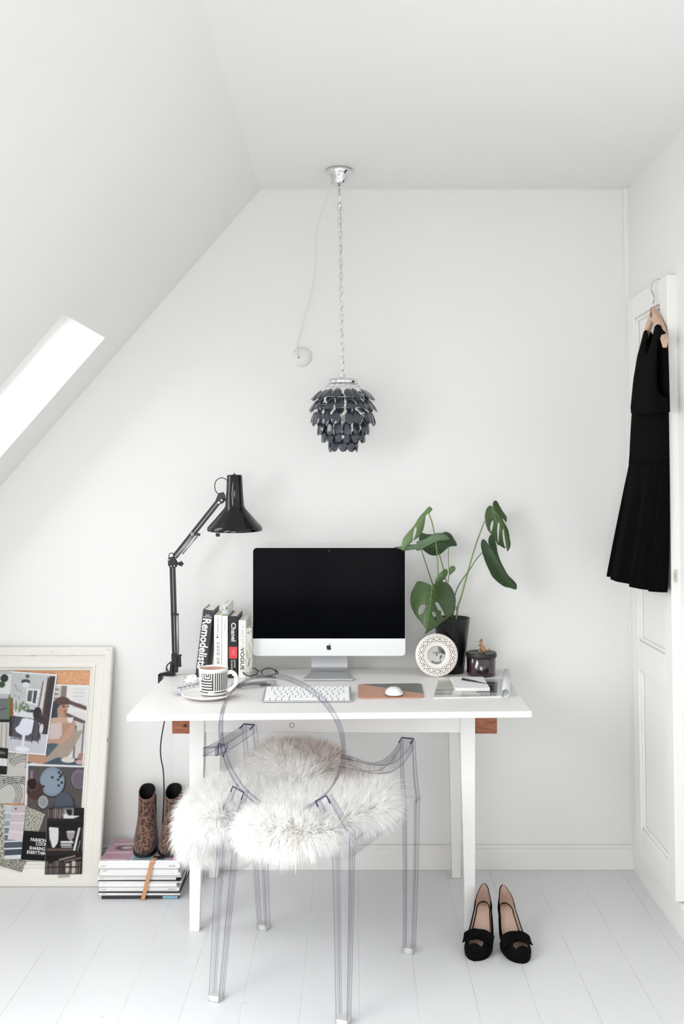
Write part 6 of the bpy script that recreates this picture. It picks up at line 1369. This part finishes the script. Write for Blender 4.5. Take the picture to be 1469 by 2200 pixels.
# ------------------------------------------------------------------ dress on its hanger
WD = wood('beech wood', (196, 160, 136), (214, 180, 156), 5, (20, 2, 20), .45)
def at_x(x, y, X): d = (X * F) / (x - CX); return px(x, y, d)
hg = thing('coat_hanger', 'wooden coat hanger with steel hook hung over the white cupboard door', 'hanger', tuple(at_x(1403, 662, .960)))
b = MB(); hk = [at_x(1402, 664, .958), at_x(1402.5, 652, .958), at_x(1405, 641, .958), at_x(1403, 632, .958), at_x(1399, 625, .957), at_x(1398.5, 616, .955), at_x(1401, 609, .957), Vector((.966, at_x(1403, 606, .958).y, 2.0565)), Vector((.985, at_x(1404, 606, .958).y, 2.0565)), Vector((.999, at_x(1404, 606, .958).y, 2.052))]
b.tube(smooth_path(hk, 6), .0019, 8); b.build('hook', mat('steel wire', (190, 190, 192), .25, 1.0), hg, world=True)
hc = at_x(1403, 668, .960)
def arm_(pts, ws):
    secs = []; PP = smooth_path(pts, 6)
    for k, p in enumerate(PP):
        f = k / (len(PP) - 1); w = ws[0] + (ws[1] - ws[0]) * f + ws[2] * math.sin(PI * f); t = (PP[min(k + 1, len(PP) - 1)] - PP[max(k - 1, 0)]).normalized(); n = t.cross(Vector((1, 0, 0))).normalized()
        secs.append([p + n * w + Vector((sx, 0, 0)) for sx in (-.007, .007)] + [p - n * w + Vector((sx, 0, 0)) for sx in (.007, -.007)])
    b = MB(); b.loft(secs, smooth=False); return b
arm_([hc + Vector((0, -.012, .0)), hc + Vector((0, .02, -.022)), hc + Vector((0, .08, -.066)), hc + Vector((0, .135, -.105))], (.018, .010, .0)).build('shoulder_arm', WD, hg, world=True, bevel=.002)
arm_([hc + Vector((0, .012, .0)), hc + Vector((0, -.02, -.022)), hc + Vector((0, -.08, -.066)), hc + Vector((-.006, -.148, -.125))], (.018, .016, .0)).build('shoulder_arm', WD, hg, world=True, bevel=.002)
def clothm():
    m = bpy.data.materials.new('black crinkled cotton'); m.use_nodes = True; nt = m.node_tree; N, L = nt.nodes, nt.links; p = N['Principled BSDF']
    p.inputs['Base Color'].default_value = (.0026, .0026, .0028, 1); p.inputs['Roughness'].default_value = .9; p.inputs['Specular IOR Level'].default_value = .04; p.inputs['Sheen Weight'].default_value = 0
    tc = N.new('ShaderNodeTexCoord'); mp = N.new('ShaderNodeMapping'); mp.inputs['Scale'].default_value = (120, 120, 14); L.new(tc.outputs['Object'], mp.inputs['Vector'])
    n = N.new('ShaderNodeTexNoise'); n.inputs['Scale'].default_value = 1.5; n.inputs['Detail'].default_value = 4; L.new(mp.outputs[0], n.inputs['Vector'])
    bp = N.new('ShaderNodeBump'); bp.inputs['Strength'].default_value = .8; bp.inputs['Distance'].default_value = .004; L.new(n.outputs['Fac'], bp.inputs['Height']); L.new(bp.outputs['Normal'], p.inputs['Normal']); return m
CL = clothm()
dress = thing('dress', 'black sleeveless dress with gathered skirt hanging on the wooden hanger by the door', 'dress', (.95, -.40, 1.07))
# skirt and lower bodice as a closed ring of cloth: far edge, near edge, thickness by height
YN = 3.075 - D
zt_ = lambda y, x=1440: H - (y - CY) * ((.965 * F) / (x - CX)) / F
RG = [(1.066, -.090, .930, .050), (1.12, -.098, .933, .046), (1.20, -.116, .938, .040), (1.30, -.149, .944, .034), (1.40, -.184, .949, .028), (1.455, -.202, .952, .020), (1.468, -.202, .952, .017), (1.50, -.206, .953, .016), (1.58, -.212, .954, .014), (1.66, -.226, .955, .013), (1.715, -.240, .956, .010)]
def dring(z, yf, xc, hw, n=96):
    out = []; sk_ = max(0, (1.46 - z) / .40)
    for j in range(n):
        a = 2 * PI * j / n; c = (yf + YN) / 2; ry = (yf - YN) / 2; cy_ = math.cos(a); sy_ = math.sin(a)
        fold = (.013 * sk_ ** .8) * (math.sin(9 * a + .8) + .5 * math.sin(17 * a + 2)) if sy_ < .2 else 0
        g = .002 * math.sin(60 * a) * math.exp(-abs(z - 1.45) / .03)
        y = c + ry * math.copysign(abs(cy_) ** .8, cy_); y = max(y, YN + .002 * sy_); x = xc + (hw + fold + g) * math.copysign(abs(sy_) ** .7, sy_) * (1 if sy_ < 0 else .6)
        x += .028 * max(0, 1 - (y - YN) / (yf - YN)) ** 1.5; x = min(x, .999 - .0145 * z - .004)
        zz = z - (.012 * sk_ if False else 0) + (.012 * (y - YN) / .5 if z < 1.1 else 0)
        out.append((x, y, zz))
    return out
secs = [dring(*r) for r in RG]
SK_ = secs[:7]; BO = secs[6:]
b = MB(); b.loft(SK_, caps=False, smooth=True); b.build('skirt', CL, dress, world=True, solidify=.0018, subsurf=1)
b = MB(); b.loft(BO, caps=False, smooth=True); b.build('bodice', CL, dress, world=True, solidify=.0018)
# front and back yokes with straps over the hanger arms
def panel_(outl, X, Xtop):
    P2 = [(x, y) for x, y in outl]; pts, tri = cdt(P2, (), 6.0); b = MB(); b.smooth = True
    zs_ = []
    for x, y in pts:
        f = max(0, min(1, (860 - y) / 150)); n_ = max(0, (x - 1400) / 38); zs_.append(at_x(x, y, min(.968, X + (Xtop - X) * f + (.026 if X < .95 else 0) * n_ * (1 - f))))
    i = b.addv(zs_); b.addf(tri, i); return b
front = [(1355, 875), (1361, 815), (1370, 762), (1377, 738), (1383, 713), (1388, 709), (1391, 722), (1388, 740), (1387, 758), (1390, 764), (1394, 752), (1400, 735), (1404, 715), (1407, 701), (1412, 697), (1418, 699), (1422, 708), (1430, 716), (1420, 720), (1413, 735), (1411, 760), (1410, 800), (1411, 830), (1417, 846), (1426, 853), (1437, 855), (1437, 885), (1400, 888), (1356, 888)]
panel_(front, .936, .950).build('front_yoke', CL, dress, world=True, solidify=.003)
back = [(1364, 860), (1376, 760), (1388, 712), (1396, 711), (1402, 720), (1410, 705), (1416, 700), (1428, 713), (1434, 718), (1434, 745), (1436, 800), (1438, 885), (1400, 885), (1362, 885)]
panel_(back, .966, .967).build('back_yoke', CL, dress, world=True, solidify=.003)
b = MB()
for (x0, y0), (x1, y1) in (((1384, 713), (1393, 712)), ((1411, 699), (1420, 701))):
    pass
# small cable at the wall under the desk
cb = MB(); cb.tube(smooth_path([px(462, 1866, 3.61), px(510, 1866, 3.6), px(540, 1850, 3.605), px(562, 1835, 3.607), px(575, 1828, 3.607), (-.27, -.024, .1)], 8), .0022, 6)
o = cb.build('wall_cable', WHC); o.location = (0, 0, 0); tag(o, 'thin white cable along the skirting board behind the chair', 'cable')
